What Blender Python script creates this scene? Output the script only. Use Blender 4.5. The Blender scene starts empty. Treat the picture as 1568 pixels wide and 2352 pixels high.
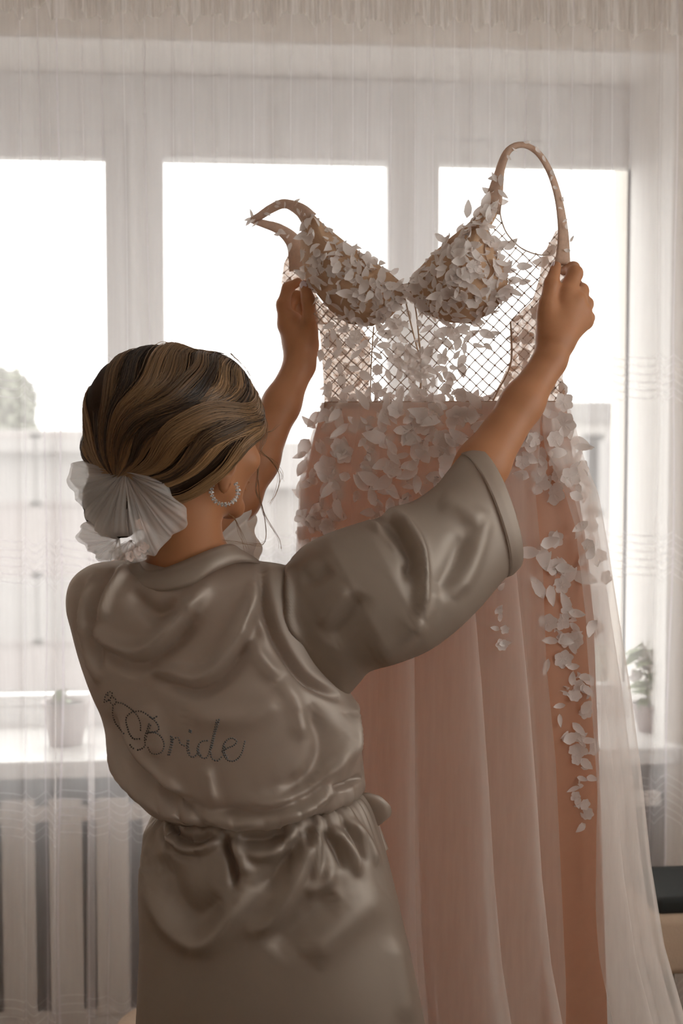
import bpy, math, random
import numpy as np
from mathutils import Matrix, Vector

random.seed(7)
RNG = np.random.default_rng(11)
SC = bpy.context.scene
COL = SC.collection
R = math.radians

# ------------------------------------------------------------------ camera, sky, exposure
FPX = 3267.0                    # 50 mm on a 24 x 36 mm frame held upright, in pixels of a 1568 x 2352 picture
CAM_Z = 1.58
YAW = R(5.6)                    # turned right of the window wall's normal
PITCH = math.atan((1176.0 - 970.0) / FPX)

cam_data = bpy.data.cameras.new('camera')
cam_data.sensor_fit = 'VERTICAL'
cam_data.sensor_height = 36.0
cam_data.sensor_width = 24.0
cam_data.lens = FPX * 36.0 / 2352.0
cam_data.clip_start = 0.05
cam_data.clip_end = 300.0
cam_data.dof.use_dof = True
cam_data.dof.focus_distance = 2.22
cam_data.dof.aperture_fstop = 4.0
cam = bpy.data.objects.new('camera', cam_data)
cam.location = (0, 0, CAM_Z)
cam.rotation_euler = (math.pi / 2 - PITCH, 0, -YAW)
COL.objects.link(cam)
SC.camera = cam

world = bpy.data.worlds.new('overcast_sky')
SC.world = world
world.use_nodes = True
wn = world.node_tree.nodes
wn['Background'].inputs['Color'].default_value = (1.0, 0.98, 0.965, 1)
wn['Background'].inputs['Strength'].default_value = 2.0

SC.view_settings.view_transform = 'Standard'
SC.view_settings.look = 'None'
SC.view_settings.exposure = 1.03
SC.view_settings.gamma = 1.0
SC.view_settings.use_curve_mapping = False
SC.cycles.use_denoising = True
SC.cycles.max_bounces = 16
SC.cycles.diffuse_bounces = 14
SC.cycles.transmission_bounces = 6
SC.cycles.transparent_max_bounces = 40
SC.cycles.sample_clamp_indirect = 6.0

# ------------------------------------------------------------------ helpers
# "F frame": x right, y forward (level), z up, origin on the floor under the camera, turned with the camera's yaw.
CP, SP = math.cos(PITCH), math.sin(PITCH)
CY, SY = math.cos(YAW), math.sin(YAW)

def ray(px, py):
    px = np.asarray(px, float); py = np.asarray(py, float)
    cx = (px - 784.0) / FPX; cy = -(py - 1176.0) / FPX
    return np.stack([cx, CP + cy * SP, -SP + cy * CP], -1)

def at(px, py, Y):
    """the F-frame point that shows at a pixel, at forward distance Y"""
    d = ray(px, py)
    t = np.asarray(Y, float) / d[..., 1]
    return d * t[..., None] + np.array([0, 0, CAM_Z])

def to_px(P):
    """pixel of F-frame points"""
    P = np.asarray(P, float) - np.array([0, 0, CAM_Z])
    fwd = P[..., 1] * CP - P[..., 2] * SP
    up = P[..., 1] * SP + P[..., 2] * CP
    return np.stack([784 + FPX * P[..., 0] / fwd, 1176 - FPX * up / fwd], -1)

def f2w(P):
    P = np.asarray(P, float)
    x, y, z = P[..., 0], P[..., 1], P[..., 2]
    return np.stack([x * CY + y * SY, -x * SY + y * CY, z], -1)

def atw(px, py, plane_y):
    """world point at a pixel on the plane y = plane_y (planes along the window wall)"""
    d = f2w(ray(px, py))
    t = plane_y / d[..., 1]
    return d * t[..., None] + np.array([0, 0, CAM_Z])

def interp(x, pts):
    pts = np.asarray(pts, float)
    return np.interp(x, pts[:, 0], pts[:, 1])

def smooth_path(pts, n):
    """Catmull-Rom through points, n samples evenly spaced by length"""
    P = np.asarray(pts, float)
    if len(P) == 2:
        return P[0] + (P[1] - P[0]) * np.linspace(0, 1, n)[:, None]
    Q = np.vstack([2 * P[0] - P[1], P, 2 * P[-1] - P[-2]])
    out = []
    for i in range(len(P) - 1):
        t = np.linspace(0, 1, 17)[:-1, None]
        a, b, c, d = Q[i], Q[i + 1], Q[i + 2], Q[i + 3]
        out.append(0.5 * ((2 * b) + (c - a) * t + (2 * a - 5 * b + 4 * c - d) * t ** 2 + (3 * b - a - 3 * c + d) * t ** 3))
    C = np.vstack(out + [P[-1:]])
    L = np.r_[0, np.cumsum(np.linalg.norm(np.diff(C, axis=0), axis=1))]
    s = np.linspace(0, L[-1], n)
    return np.stack([np.interp(s, L, C[:, k]) for k in range(C.shape[1])], 1)

class MB:
    """collects vertices and faces of one mesh"""
    def __init__(self):
        self.v, self.f, self.n = [], [], 0
    def add(self, V, Fc):
        V = np.asarray(V, float)
        self.v.append(V)
        for q in Fc:
            self.f.append(tuple(int(i) + self.n for i in q))
        self.n += len(V)
        return self
    def box(self, lo, hi):
        x0, y0, z0 = lo; x1, y1, z1 = hi
        V = [(x0, y0, z0), (x1, y0, z0), (x1, y1, z0), (x0, y1, z0), (x0, y0, z1), (x1, y0, z1), (x1, y1, z1), (x0, y1, z1)]
        return self.add(V, [(0, 3, 2, 1), (4, 5, 6, 7), (0, 1, 5, 4), (1, 2, 6, 5), (2, 3, 7, 6), (3, 0, 4, 7)])
    def grid(self, G, close_u=False, close_v=False, flip=False):
        """G: (rows, cols, 3)"""
        nr, nc = G.shape[:2]
        r = np.arange(nr if close_v else nr - 1); c = np.arange(nc if close_u else nc - 1)
        rr, cc = np.meshgrid(r, c, indexing='ij')
        a = rr * nc + cc; b = rr * nc + (cc + 1) % nc
        d = ((rr + 1) % nr) * nc + cc; e = ((rr + 1) % nr) * nc + (cc + 1) % nc
        q = np.stack([a, b, e, d], -1).reshape(-1, 4)
        if flip: q = q[:, ::-1]
        return self.add(G.reshape(-1, 3), q.tolist())
    def tube(self, P, r, sides=6, caps=True, up=(0.3, 0.2, 1)):
        P = np.asarray(P, float); n = len(P)
        r = np.broadcast_to(np.asarray(r, float), (n,))
        T = np.gradient(P, axis=0); T /= np.linalg.norm(T, axis=1)[:, None] + 1e-12
        u = np.asarray(up, float)
        A = np.cross(T, u); A /= np.linalg.norm(A, axis=1)[:, None] + 1e-9
        B = np.cross(T, A)
        th = np.arange(sides) * 2 * math.pi / sides
        G = P[:, None] + r[:, None, None] * (np.cos(th)[None, :, None] * A[:, None] + np.sin(th)[None, :, None] * B[:, None])
        base = self.n
        self.grid(G, close_u=True)
        if caps:
            self.f.append(tuple(base + i for i in range(sides)))
            self.f.append(tuple(base + (n - 1) * sides + i for i in reversed(range(sides))))
        return self
    def arrays(self):
        return np.vstack(self.v), self.f

def fast_mesh(name, V, faces):
    me = bpy.data.meshes.new(name)
    if isinstance(faces, np.ndarray):
        k = faces.shape[1]; nf = len(faces)
        me.vertices.add(len(V)); me.vertices.foreach_set('co', np.ascontiguousarray(V, np.float32).ravel())
        me.loops.add(nf * k); me.loops.foreach_set('vertex_index', np.ascontiguousarray(faces, np.int32).ravel())
        me.polygons.add(nf)
        me.polygons.foreach_set('loop_start', np.arange(0, nf * k, k, dtype=np.int32))
        me.update(calc_edges=True)
        me.validate()
    else:
        me.from_pydata([tuple(v) for v in V], [], faces)
        me.update()
    return me

def obj(name, data, mat, parent=None, smooth=True, sub=0, solid=0.0, bevel=0.0):
    """data: MB or (V, F). Linked as one mesh object; with a parent the vertices are given in the parent's coordinates"""
    V, Fc = data.arrays() if isinstance(data, MB) else data
    me = fast_mesh(name, V, Fc)
    if mat is not None: me.materials.append(mat)
    if smooth: me.polygons.foreach_set('use_smooth', [True] * len(me.polygons))
    o = bpy.data.objects.new(name, me)
    COL.objects.link(o)
    if parent is not None: o.parent = parent
    if solid:
        m = o.modifiers.new('thickness', 'SOLIDIFY'); m.thickness = solid; m.offset = 0
    if bevel:
        m = o.modifiers.new('bevel', 'BEVEL'); m.width = bevel; m.segments = 2; m.limit_method = 'ANGLE'
    if sub:
        m = o.modifiers.new('smooth', 'SUBSURF'); m.levels = sub; m.render_levels = sub
    return o

def tag(o, label=None, cat=None, group=None, kind=None):
    if label: o['label'] = label
    if cat: o['category'] = cat
    if group: o['group'] = group
    if kind: o['kind'] = kind
    return o

def empty(name, loc=(0, 0, 0), rz=0.0):
    o = bpy.data.objects.new(name, None)
    o.empty_display_size = 0.1
    o.location = loc; o.rotation_euler = (0, 0, rz)
    COL.objects.link(o)
    return o

class Frame:
    """an Empty at F-frame point base, turned with the F frame; .loc() turns F points into its own coordinates"""
    def __init__(self, name, base):
        self.b = np.asarray(base, float)
        self.o = empty(name, tuple(f2w(self.b)), -YAW)
    def loc(self, P):
        return np.asarray(P, float) - self.b

# ------------------------------------------------------------------ materials
MATS = {}
def new_mat(name):
    m = bpy.data.materials.new(name); m.use_nodes = True
    nt = m.node_tree; nt.nodes.clear()
    out = nt.nodes.new('ShaderNodeOutputMaterial')
    MATS[name] = m
    return m, nt, out

def noise_color(nt, c, amount, scale, detail=4, coords='Object', stretch=(1, 1, 1)):
    tc = nt.nodes.new('ShaderNodeTexCoord'); mp = nt.nodes.new('ShaderNodeMapping')
    mp.inputs['Scale'].default_value = stretch
    nz = nt.nodes.new('ShaderNodeTexNoise'); nz.inputs['Scale'].default_value = scale; nz.inputs['Detail'].default_value = detail
    mx = nt.nodes.new('ShaderNodeMix'); mx.data_type = 'RGBA'
    mx.inputs[6].default_value = (*[max(0, k * (1 - amount)) for k in c], 1)
    mx.inputs[7].default_value = (*[min(1, k * (1 + amount)) for k in c], 1)
    nt.links.new(tc.outputs[coords], mp.inputs[0]); nt.links.new(mp.outputs[0], nz.inputs['Vector'])
    nt.links.new(nz.outputs['Fac'], mx.inputs[0])
    return mx.outputs[2], nz.outputs['Fac']

def principled(name, c, rough=0.6, amount=0.06, scale=12, bump=0.0, bump_scale=None, stretch=(1, 1, 1), **kw):
    m, nt, out = new_mat(name)
    p = nt.nodes.new('ShaderNodeBsdfPrincipled')
    col, fac = noise_color(nt, c, amount, scale, stretch=stretch)
    nt.links.new(col, p.inputs['Base Color'])
    p.inputs['Roughness'].default_value = rough
    for k, v in kw.items(): p.inputs[k.replace('_', ' ')].default_value = v
    if bump:
        b = nt.nodes.new('ShaderNodeBump'); b.inputs['Strength'].default_value = bump; b.inputs['Distance'].default_value = 0.002
        if bump_scale:
            _, fac = noise_color(nt, c, 0, bump_scale, stretch=stretch)
        nt.links.new(fac, b.inputs['Height']); nt.links.new(b.outputs[0], p.inputs['Normal'])
    nt.links.new(p.outputs[0], out.inputs[0])
    return m

def sheer(name, c, opacity, trans=0.5, tint=None, weave=0.0, weave_scale=60, stretch=(1, 1, 1), gloss=0.0):
    """thin cloth: part open weave (see-through), part fibre that both reflects and passes light"""
    m, nt, out = new_mat(name)
    L = nt.links.new
    tr = nt.nodes.new('ShaderNodeBsdfTransparent')
    if tint: tr.inputs[0].default_value = (*tint, 1)
    d = nt.nodes.new('ShaderNodeBsdfDiffuse'); t = nt.nodes.new('ShaderNodeBsdfTranslucent')
    col, fac = noise_color(nt, c, 0.04, weave_scale, stretch=stretch)
    L(col, d.inputs[0]); L(col, t.inputs[0])
    a = nt.nodes.new('ShaderNodeMixShader'); a.inputs[0].default_value = trans
    L(d.outputs[0], a.inputs[1]); L(t.outputs[0], a.inputs[2])
    body = a.outputs[0]
    if gloss:
        g = nt.nodes.new('ShaderNodeBsdfGlossy'); g.inputs['Roughness'].default_value = 0.45
        g.inputs[0].default_value = (0.9, 0.88, 0.86, 1)
        mg = nt.nodes.new('ShaderNodeMixShader'); mg.inputs[0].default_value = gloss
        L(body, mg.inputs[1]); L(g.outputs[0], mg.inputs[2]); body = mg.outputs[0]
    mx = nt.nodes.new('ShaderNodeMixShader'); mx.inputs[0].default_value = opacity
    if weave:
        mr = nt.nodes.new('ShaderNodeMapRange')
        mr.inputs['From Min'].default_value = 0.3; mr.inputs['From Max'].default_value = 0.7
        mr.inputs['To Min'].default_value = max(0, opacity - weave); mr.inputs['To Max'].default_value = min(1, opacity + weave)
        L(fac, mr.inputs['Value']); L(mr.outputs[0], mx.inputs[0])
    L(tr.outputs[0], mx.inputs[1]); L(body, mx.inputs[2]); L(mx.outputs[0], out.inputs[0])
    return m
# ------------------------------------------------------------------ room materials
principled('wall_paint', (0.87, 0.815, 0.75), 0.8, 0.03, 3)
principled('ceiling_paint', (0.90, 0.88, 0.85), 0.85, 0.02, 3)
principled('reveal_plaster', (0.86, 0.84, 0.82), 0.7, 0.02, 5)
principled('floor_wood', (0.16, 0.11, 0.075), 0.5, 0.15, 9, stretch=(1, 9, 1))
principled('upvc', (0.84, 0.84, 0.85), 0.35, 0.01, 3)
principled('sill_white', (0.86, 0.85, 0.84), 0.3, 0.02, 4)
principled('gasket', (0.05, 0.05, 0.05), 0.6, 0.05, 30)
principled('screen_slat', (0.88, 0.83, 0.78), 0.55, 0.03, 6, stretch=(8, 8, 0.6))
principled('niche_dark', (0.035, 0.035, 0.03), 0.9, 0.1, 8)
principled('rail_metal', (0.7, 0.69, 0.67), 0.4, 0.03, 10)

def glass_mat():
    m, nt, out = new_mat('window_glass')
    t = nt.nodes.new('ShaderNodeBsdfTransparent'); t.inputs[0].default_value = (0.97, 0.98, 0.97, 1)
    g = nt.nodes.new('ShaderNodeBsdfGlossy'); g.inputs['Roughness'].default_value = 0.02
    mx = nt.nodes.new('ShaderNodeMixShader'); mx.inputs[0].default_value = 0.05
    nt.links.new(t.outputs[0], mx.inputs[1]); nt.links.new(g.outputs[0], mx.inputs[2]); nt.links.new(mx.outputs[0], out.inputs[0])
glass_mat()

WY = 3.35          # inner face of the window wall
WF = 3.66          # inner face of the window frame
XL, XRM = -2.25, 2.05
YB = -1.9
HC = 2.68
Z_SOFFIT = float(atw(784, 98, WY)[2])
Z_SILL = float(atw(200, 1745, WY - 0.05)[2])
X_OPEN_R = float(atw(1545, 700, WY)[0])
X_OPEN_L = -1.30

def struct(name, mb, mat, smooth=False, **kw):
    return tag(obj(name, mb, MATS[mat], smooth=smooth, **kw), kind='structure')

struct('floor', MB().box((XL, YB, -0.1), (XRM, WY + 0.3, 0)), 'floor_wood')
struct('ceiling', MB().box((XL, YB, HC), (XRM, WY, HC + 0.1)), 'ceiling_paint')
struct('wall_left', MB().box((XL - 0.1, YB, 0), (XL, WY, HC)), 'wall_paint')
struct('wall_back', MB().box((XL, YB - 0.1, 0), (XRM, YB, HC)), 'wall_paint')
# unseen second window in the right-hand wall, added for side light and fill
W2 = (-0.7, 2.2, 1.2, 2.5)      # y from, y to, z from, z to
wb = MB()
wb.box((XRM, YB, 0), (XRM + 0.1, WY, W2[2])); wb.box((XRM, YB, W2[3]), (XRM + 0.1, WY, HC))
wb.box((XRM, YB, W2[2]), (XRM + 0.1, W2[0], W2[3])); wb.box((XRM, W2[1], W2[2]), (XRM + 0.1, WY, W2[3]))
struct('wall_right', wb, 'wall_paint')
win2 = empty('unseen_window', (XRM + 0.05, 0, W2[2])); tag(win2, kind='structure')
def w2part(name, y0, y1, z0, z1, h=0.03, mat='upvc'):
    return obj(name, MB().box((-h, y0, z0 - W2[2]), (h, y1, z1 - W2[2])), MATS[mat], win2, smooth=False)
w2part('frame_head', W2[0], W2[1], W2[3] - 0.06, W2[3]); w2part('frame_foot', W2[0], W2[1], W2[2], W2[2] + 0.06)
ym = (W2[0] + W2[1]) / 2
for ya in (W2[0], ym - 0.03, W2[1] - 0.06): w2part('mullion', ya, ya + 0.06, W2[2] + 0.06, W2[3] - 0.06)
for ya, yb in ((W2[0] + 0.06, ym - 0.03), (ym + 0.03, W2[1] - 0.06)):
    w2part('pane', ya, yb, W2[2] + 0.06, W2[3] - 0.06, 0.004, 'window_glass')
w = MB()
w.box((XL - 0.1, WY, Z_SOFFIT), (XRM + 0.1, 3.86, HC + 0.1))
w.box((XL - 0.1, WY, 0), (X_OPEN_L, 3.86, Z_SOFFIT))
w.box((X_OPEN_R, WY, 0), (XRM + 0.1, 3.86, Z_SOFFIT))
w.box((X_OPEN_L, WY + 0.24, -0.1), (X_OPEN_R, 3.86, Z_SILL - 0.045))
struct('wall_front', w, 'wall_paint')
# plastered lining of the window opening
w = MB()
w.box((X_OPEN_L, WY, Z_SOFFIT - 0.006), (X_OPEN_R, WF + 0.02, Z_SOFFIT))
w.box((X_OPEN_R - 0.006, WY, Z_SILL), (X_OPEN_R, WF + 0.02, Z_SOFFIT - 0.006))
w.box((X_OPEN_L, WY, Z_SILL), (X_OPEN_L + 0.006, WF + 0.02, Z_SOFFIT - 0.006))
struct('trim_1', w, 'reveal_plaster')
struct('window_sill', MB().box((X_OPEN_L, WY - 0.06, Z_SILL - 0.042), (X_OPEN_R + 0.03, WF + 0.02, Z_SILL)), 'sill_white', bevel=0.006)
struct('niche_backing', MB().box((X_OPEN_L, WY + 0.232, 0), (X_OPEN_R, WY + 0.24, Z_SILL - 0.045)), 'niche_dark')  # near-black sheet over the niche wall; makes the slat gaps dark

# ------------------------------------------------------------------ window
win = empty('window_1', (0, WF, Z_SILL)); tag(win, kind='structure')
def wpart(name, lo, hi, mat='upvc', bevel=0.004, parent=win):
    lo = np.array(lo) - np.array([0, WF, Z_SILL]); hi = np.array(hi) - np.array([0, WF, Z_SILL])
    return obj(name, MB().box(lo, hi), MATS[mat], parent, smooth=False, bevel=bevel)
ZG_T = float(atw(620, 367, WF)[2]); ZG_B = float(atw(300, 1597, WF)[2])
X = lambda px: float(atw(px, 700, WF)[0])
FD0, FD1 = WF + 0.012, WF + 0.075
wpart('frame_head', (X_OPEN_L, FD0, ZG_T + 0.065), (X_OPEN_R, FD1, Z_SOFFIT - 0.006))
wpart('frame_foot', (X_OPEN_L, FD0, Z_SILL), (X_OPEN_R, FD1, ZG_B - 0.03))
wpart('frame_jamb', (X_OPEN_L, FD0, ZG_B - 0.03), (X_OPEN_L + 0.05, FD1, ZG_T + 0.065))
wpart('frame_jamb', (X(1478), FD0, ZG_B - 0.03), (X_OPEN_R, FD1, ZG_T + 0.065))
wpart('mullion', (X(243), FD0, ZG_B - 0.03), (X(302), FD1, ZG_T + 0.065))
wpart('mullion', (X(952), FD0, ZG_B - 0.03), (X(1010), FD1, ZG_T + 0.065))
# opening sash in the middle, standing proud of the frame
sx0, sx1, sg0, sg1 = X(300), X(957), X(377), X(888)
zt = float(atw(620, 278, WF)[2]); zb = ZG_B - 0.07
sash = wpart('sash', (sx0, WF - 0.012, ZG_T), (sx1, FD1, zt))
wpart('sash_rail', (sx0, WF - 0.012, zb), (sx1, FD1, ZG_B))
wpart('sash_stile', (sx0, WF - 0.012, ZG_B), (sg0, FD1, ZG_T))
wpart('sash_stile', (sg1, WF - 0.012, ZG_B), (sx1, FD1, ZG_T))
wpart('sash_lip', (sx0 - 0.012, WF - 0.02, zt - 0.018), (sx1 + 0.012, WF - 0.012, zt + 0.004))
# fixed lights: glazing beads along the top and bottom
for a, b in ((X_OPEN_L + 0.05, X(243)), (X(1010), X(1478))):
    wpart('glazing_bead', (a, WF + 0.02, ZG_T), (b, FD1, ZG_T + 0.065))
    wpart('glazing_bead', (a, WF + 0.02, ZG_B - 0.03), (b, FD1, ZG_B))
for a, b in ((X_OPEN_L + 0.05, X(243)), (sg0, sg1), (X(1010), X(1478))):
    wpart('pane', (a - 0.004, WF + 0.045, ZG_B - 0.004), (b + 0.004, WF + 0.05, ZG_T + 0.004), 'window_glass', 0)
h = MB(); h.box((sx1 - 0.04, WF - 0.02, 1.32), (sx1 - 0.015, WF - 0.012, 1.39)); h.box((sx1 - 0.036, WF - 0.045, 1.24), (sx1 - 0.019, WF - 0.02, 1.37))
V, Fc = h.arrays(); obj('handle', (V - np.array([0, WF, Z_SILL]), Fc), MATS['upvc'], win, smooth=False, bevel=0.003)

# ------------------------------------------------------------------ slatted screen in front of the radiator niche
SY0 = WY - 0.015
scr = empty('radiator_screen', (0, SY0, 0))
tag(scr, 'white wooden slatted radiator screen under the window sill', 'radiator screen')
def scr_part(name, lo, hi):
    return obj(name, MB().box(np.array(lo) - np.array([0, SY0, 0]), np.array(hi) - np.array([0, SY0, 0])), MATS['screen_slat'], scr, smooth=False, bevel=0.004)
pitch = float(atw(222, 2000, SY0)[0] - atw(114, 2000, SY0)[0]); sw = pitch * 0.70
s0 = float(atw(113, 2000, SY0)[0]); zs1 = float(atw(150, 1836, SY0)[2]); zs0 = float(atw(150, 2326, SY0)[2])
k0 = int(math.floor((X_OPEN_L + 0.03 - s0) / pitch)) + 1; k1 = int((X_OPEN_R - 0.1 - s0) / pitch)
for k in range(k0, k1 + 1):
    scr_part('slat', (s0 + k * pitch, SY0, zs0 - 0.01), (s0 + k * pitch + sw, SY0 + 0.018, zs1))
scr_part('bottom_rail', (X_OPEN_L + 0.01, SY0 + 0.004, zs0 - 0.09), (X_OPEN_R - 0.01, SY0 + 0.022, zs0))
scr_part('plinth', (X_OPEN_L + 0.01, SY0, 0.0), (X_OPEN_R - 0.01, SY0 + 0.025, zs0 - 0.09))
scr_part('back_batten', (X_OPEN_L + 0.01, SY0 + 0.018, zs1 - 0.06), (X_OPEN_R - 0.01, SY0 + 0.03, zs1 - 0.02))

# ------------------------------------------------------------------ tulle curtain
sheer('curtain_tulle', (0.93, 0.90, 0.90), 0.36, 0.78, weave=0.008, weave_scale=25, stretch=(6, 1, 0.25))
sheer('curtain_thread', (0.84, 0.80, 0.86), 0.55, 0.45)
sheer('curtain_tape', (0.84, 0.80, 0.77), 0.6, 0.45, weave=0.1, weave_scale=30, stretch=(8, 1, 0.5))
CURT_Y = 3.14
CX0, CX1 = -1.75, 1.75
cur = empty('tulle_curtain', (0, CURT_Y, 0.0))
tag(cur, 'sheer white tulle curtain with scalloped thread bands hanging across the window', 'curtain')
rail_z = 2.66
ch_px = lambda px: float(atw(px, 1200, CURT_Y)[0])
folds = [(ch_px(165), 0.050, 0.030), (ch_px(15), 0.03, 0.02), (ch_px(1462), 0.040, 0.028), (ch_px(1540), 0.035, 0.022), (ch_px(560), 0.03, 0.012),
         (ch_px(1250), 0.03, 0.012), (ch_px(700), 0.03, 0.010), (-1.2, 0.05, 0.03), (-1.5, 0.05, 0.03), (1.2, 0.05, 0.03), (1.5, 0.05, 0.03)]
def cloth_at(s, z):
    """point of the curtain: s along the cloth (metres), z height"""
    s = np.asarray(s, float); z = np.asarray(z, float)
    drop = np.clip((rail_z - z) / 2.6, 0, 1)
    y = 0.014 * np.sin(s * 21 + 0.4 * np.sin(z * 1.3)) + 0.010 * np.sin(s * 47 + 1.1) + 0.006 * np.sin(s * 88 + z * 0.7)
    x = s + 0.004 * np.sin(s * 61)
    for c, wd, a in folds:
        e = np.exp(-((s - c) / wd) ** 2) * (0.35 + 0.65 * drop)
        x = x + a * e * np.sin((s - c) * 95) * 1.1
        y = y + a * 1.1 * e * np.cos((s - c) * 95)
    top = np.exp(-(rail_z - z) / 0.10)
    y = y * (1 - 0.5 * top) + 0.006 * top * np.sin(s * 260) + 0.004 * top * np.sin(s * 410 + 1)
    x = x + 0.012 * drop * np.sin(s * 5 + z * 1.5)
    return np.stack([x, y, z], -1)
ns, nz = 1300, 46
S, Z = np.meshgrid(np.linspace(CX0, CX1, ns), np.r_[np.linspace(0.05, 2.2, 30), np.linspace(2.23, rail_z, nz - 30)])
obj('sheet', MB().grid(cloth_at(S, Z)), MATS['curtain_tulle'], cur)
ztape = float(atw(784, 52, CURT_Y)[2])
st = np.linspace(CX0, CX1, 2400)
rows = np.linspace(0, 1, 8)
Zt = ztape + (rail_z - ztape) * rows[:, None] + 0.012 * np.exp(-rows[:, None] * 5) * (np.sin(st * 70) + 0.6 * np.sin(st * 173 + 1))[None] + 0 * rows[:, None]
St = np.broadcast_to(st, Zt.shape)
G = cloth_at(St, Zt); G[..., 1] += -0.012 + 0.007 * np.sin(St * 240) + 0.004 * np.sin(St * 530 + Zt * 20)
obj('heading_tape', MB().grid(G), MATS['curtain_tape'], cur)
# vertical yarns and the swags strung between them
cols = []
s = CX0 + 0.01
while s < CX1:
    cols.append(s); s += random.choice([0.043, 0.047, 0.05, 0.055, 0.04])
def ribbon(mb, s_arr, z_arr, half_s, half_z, off=-0.006):
    a = cloth_at(s_arr - half_s, z_arr - half_z); b = cloth_at(s_arr + half_s, z_arr + half_z)
    G = np.stack([a, b]); G[..., 1] += off
    mb.grid(G)
mb = MB()
zz = np.linspace(0.06, 2.63, 40)
for c in cols:
    ribbon(mb, c + 0.0015 * np.sin(zz * 7 + c * 40), zz, 0.0010, 0)
th = obj('vertical_thread', mb, MATS['curtain_thread'], cur); tag(th, kind='stuff')
mb = MB()
for (yt, yb, n) in ((808, 905, 6), (1235, 1330, 6), (1815, 1912, 6), (2290, 2330, 3), (418, 420, 0)):
    z1 = float(atw(100, yt, CURT_Y)[2]); z0 = float(atw(100, yb, CURT_Y)[2])
    for i in range(n):
        zc = z1 + (z0 - z1) * i / max(1, n - 1)
        for c0, c1 in zip(cols[:-1], cols[1:]):
            t = np.linspace(0, 1, 9)
            dip = 0.4 * (c1 - c0) * (1 - (2 * t - 1) ** 2) * (0.85 + 0.3 * math.sin(c0 * 31))
            ribbon(mb, c0 + (c1 - c0) * t, zc - dip + 0.006 * math.sin(c0 * 9), 0.0, 0.0012)
sw_ = obj('scallop_embroidery', mb, MATS['curtain_thread'], cur); tag(sw_, kind='stuff')
rl = tag(obj('curtain_rail', MB().box((-1.8, CURT_Y - 0.03, rail_z), (1.8, CURT_Y + 0.03, HC)), MATS['rail_metal'], smooth=False),
         'white ceiling rail carrying the tulle curtain', 'rail')

# ------------------------------------------------------------------ things on the sill and on the floor by the window
principled('pot_pink', (0.42, 0.35, 0.34), 0.6, 0.06, 14)
principled('soil', (0.05, 0.035, 0.025), 0.95, 0.3, 40)
principled('leaf_green', (0.16, 0.22, 0.07), 0.45, 0.25, 14)
principled('petal_white', (0.82, 0.78, 0.78), 0.6, 0.04, 14)
principled('stem_green', (0.20, 0.17, 0.08), 0.6, 0.2, 20)
principled('beige_fabric', (0.50, 0.37, 0.27), 0.85, 0.08, 40, bump=0.3, bump_scale=220)
principled('black_fabric', (0.012, 0.014, 0.013), 0.8, 0.2, 30)

def lathe(mb, prof, n=28, c=(0, 0, 0)):
    th = np.arange(n) * 2 * math.pi / n
    pr = np.asarray(prof, float)
    G = np.stack([c[0] + pr[:, :1] * np.cos(th), c[1] + pr[:, :1] * np.sin(th), c[2] + np.repeat(pr[:, 1:], n, 1)], -1)
    return mb.grid(G, close_u=True)

def leaf_mesh(L, W, bend=0.3, n=6):
    t = np.linspace(0, 1, n); w = W * np.sin(np.pi * t ** 0.8) ** 0.9 * 0.5 + 1e-4
    x = L * t; z = -bend * L * t ** 2
    G = np.stack([np.stack([x, -w, z + 0.12 * w], -1), np.stack([x, 0 * w, z], -1), np.stack([x, w, z + 0.12 * w], -1)], 0)
    return G

def rotm(yaw, pitch, roll=0):
    return np.array((Matrix.Rotation(yaw, 3, 'Z') @ Matrix.Rotation(pitch, 3, 'Y') @ Matrix.Rotation(roll, 3, 'X')))

def plant(base, r_top, h, nleaf, lsize, spread, height, label, seed, stems=5, flowers=0, potmat='pot_pink'):
    rg = random.Random(seed)
    o = empty('potted_plant', base); tag(o, label, 'plant')
    pot = obj('pot', lathe(MB(), [(0.001, 0.002), (r_top * 0.68, 0.0), (r_top * 0.72, 0.006), (r_top * 0.95, h * 0.86), (r_top * 1.04, h * 0.87), (r_top * 1.04, h), (r_top * 0.94, h), (r_top * 0.9, h * 0.9)]), MATS[potmat], o)
    obj('soil', lathe(MB(), [(0.0005, h * 0.9), (r_top * 0.92, h * 0.89)]), MATS['soil'], o)
    for i in range(stems):
        a = rg.uniform(0, 6.28); d = spread * rg.uniform(0.2, 1.0); hh = height * rg.uniform(0.55, 1.0)
        P = smooth_path([(0.2 * r_top * math.cos(a), 0.2 * r_top * math.sin(a), h * 0.88), (0.4 * d * math.cos(a), 0.4 * d * math.sin(a), h + hh * 0.6), (d * math.cos(a), d * math.sin(a), h + hh)], 10)
        st = obj('stem', MB().tube(P, 0.0022, 5), MATS['stem_green'], o)
        for j in range(nleaf):
            t = rg.uniform(0.15, 1.0); p = P[int(t * 9)]
            Rm = rotm(rg.uniform(0, 6.28), rg.uniform(-0.7, 0.5), rg.uniform(-0.5, 0.5))
            G = leaf_mesh(lsize * rg.uniform(0.7, 1.2), lsize * 0.55, 0.35) @ Rm.T + p
            obj('leaf', MB().grid(G), MATS['leaf_green'], st)
        for j in range(flowers):
            p = P[int(rg.uniform(0.4, 1.0) * 9)] + np.array([rg.uniform(-.03, .03), rg.uniform(-.03, .03), rg.uniform(-.01, .03)])
            mb = MB()
            q = rotm(rg.uniform(0, 6.28), rg.uniform(0.2, 1.4))
            for k in range(5):
                mb.grid(leaf_mesh(0.026, 0.022, -0.3, 5) @ rotm(k * 2 * math.pi / 5, -0.3).T @ q.T + p)
            obj('flower', mb, MATS['petal_white'], st)
    return o

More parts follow.
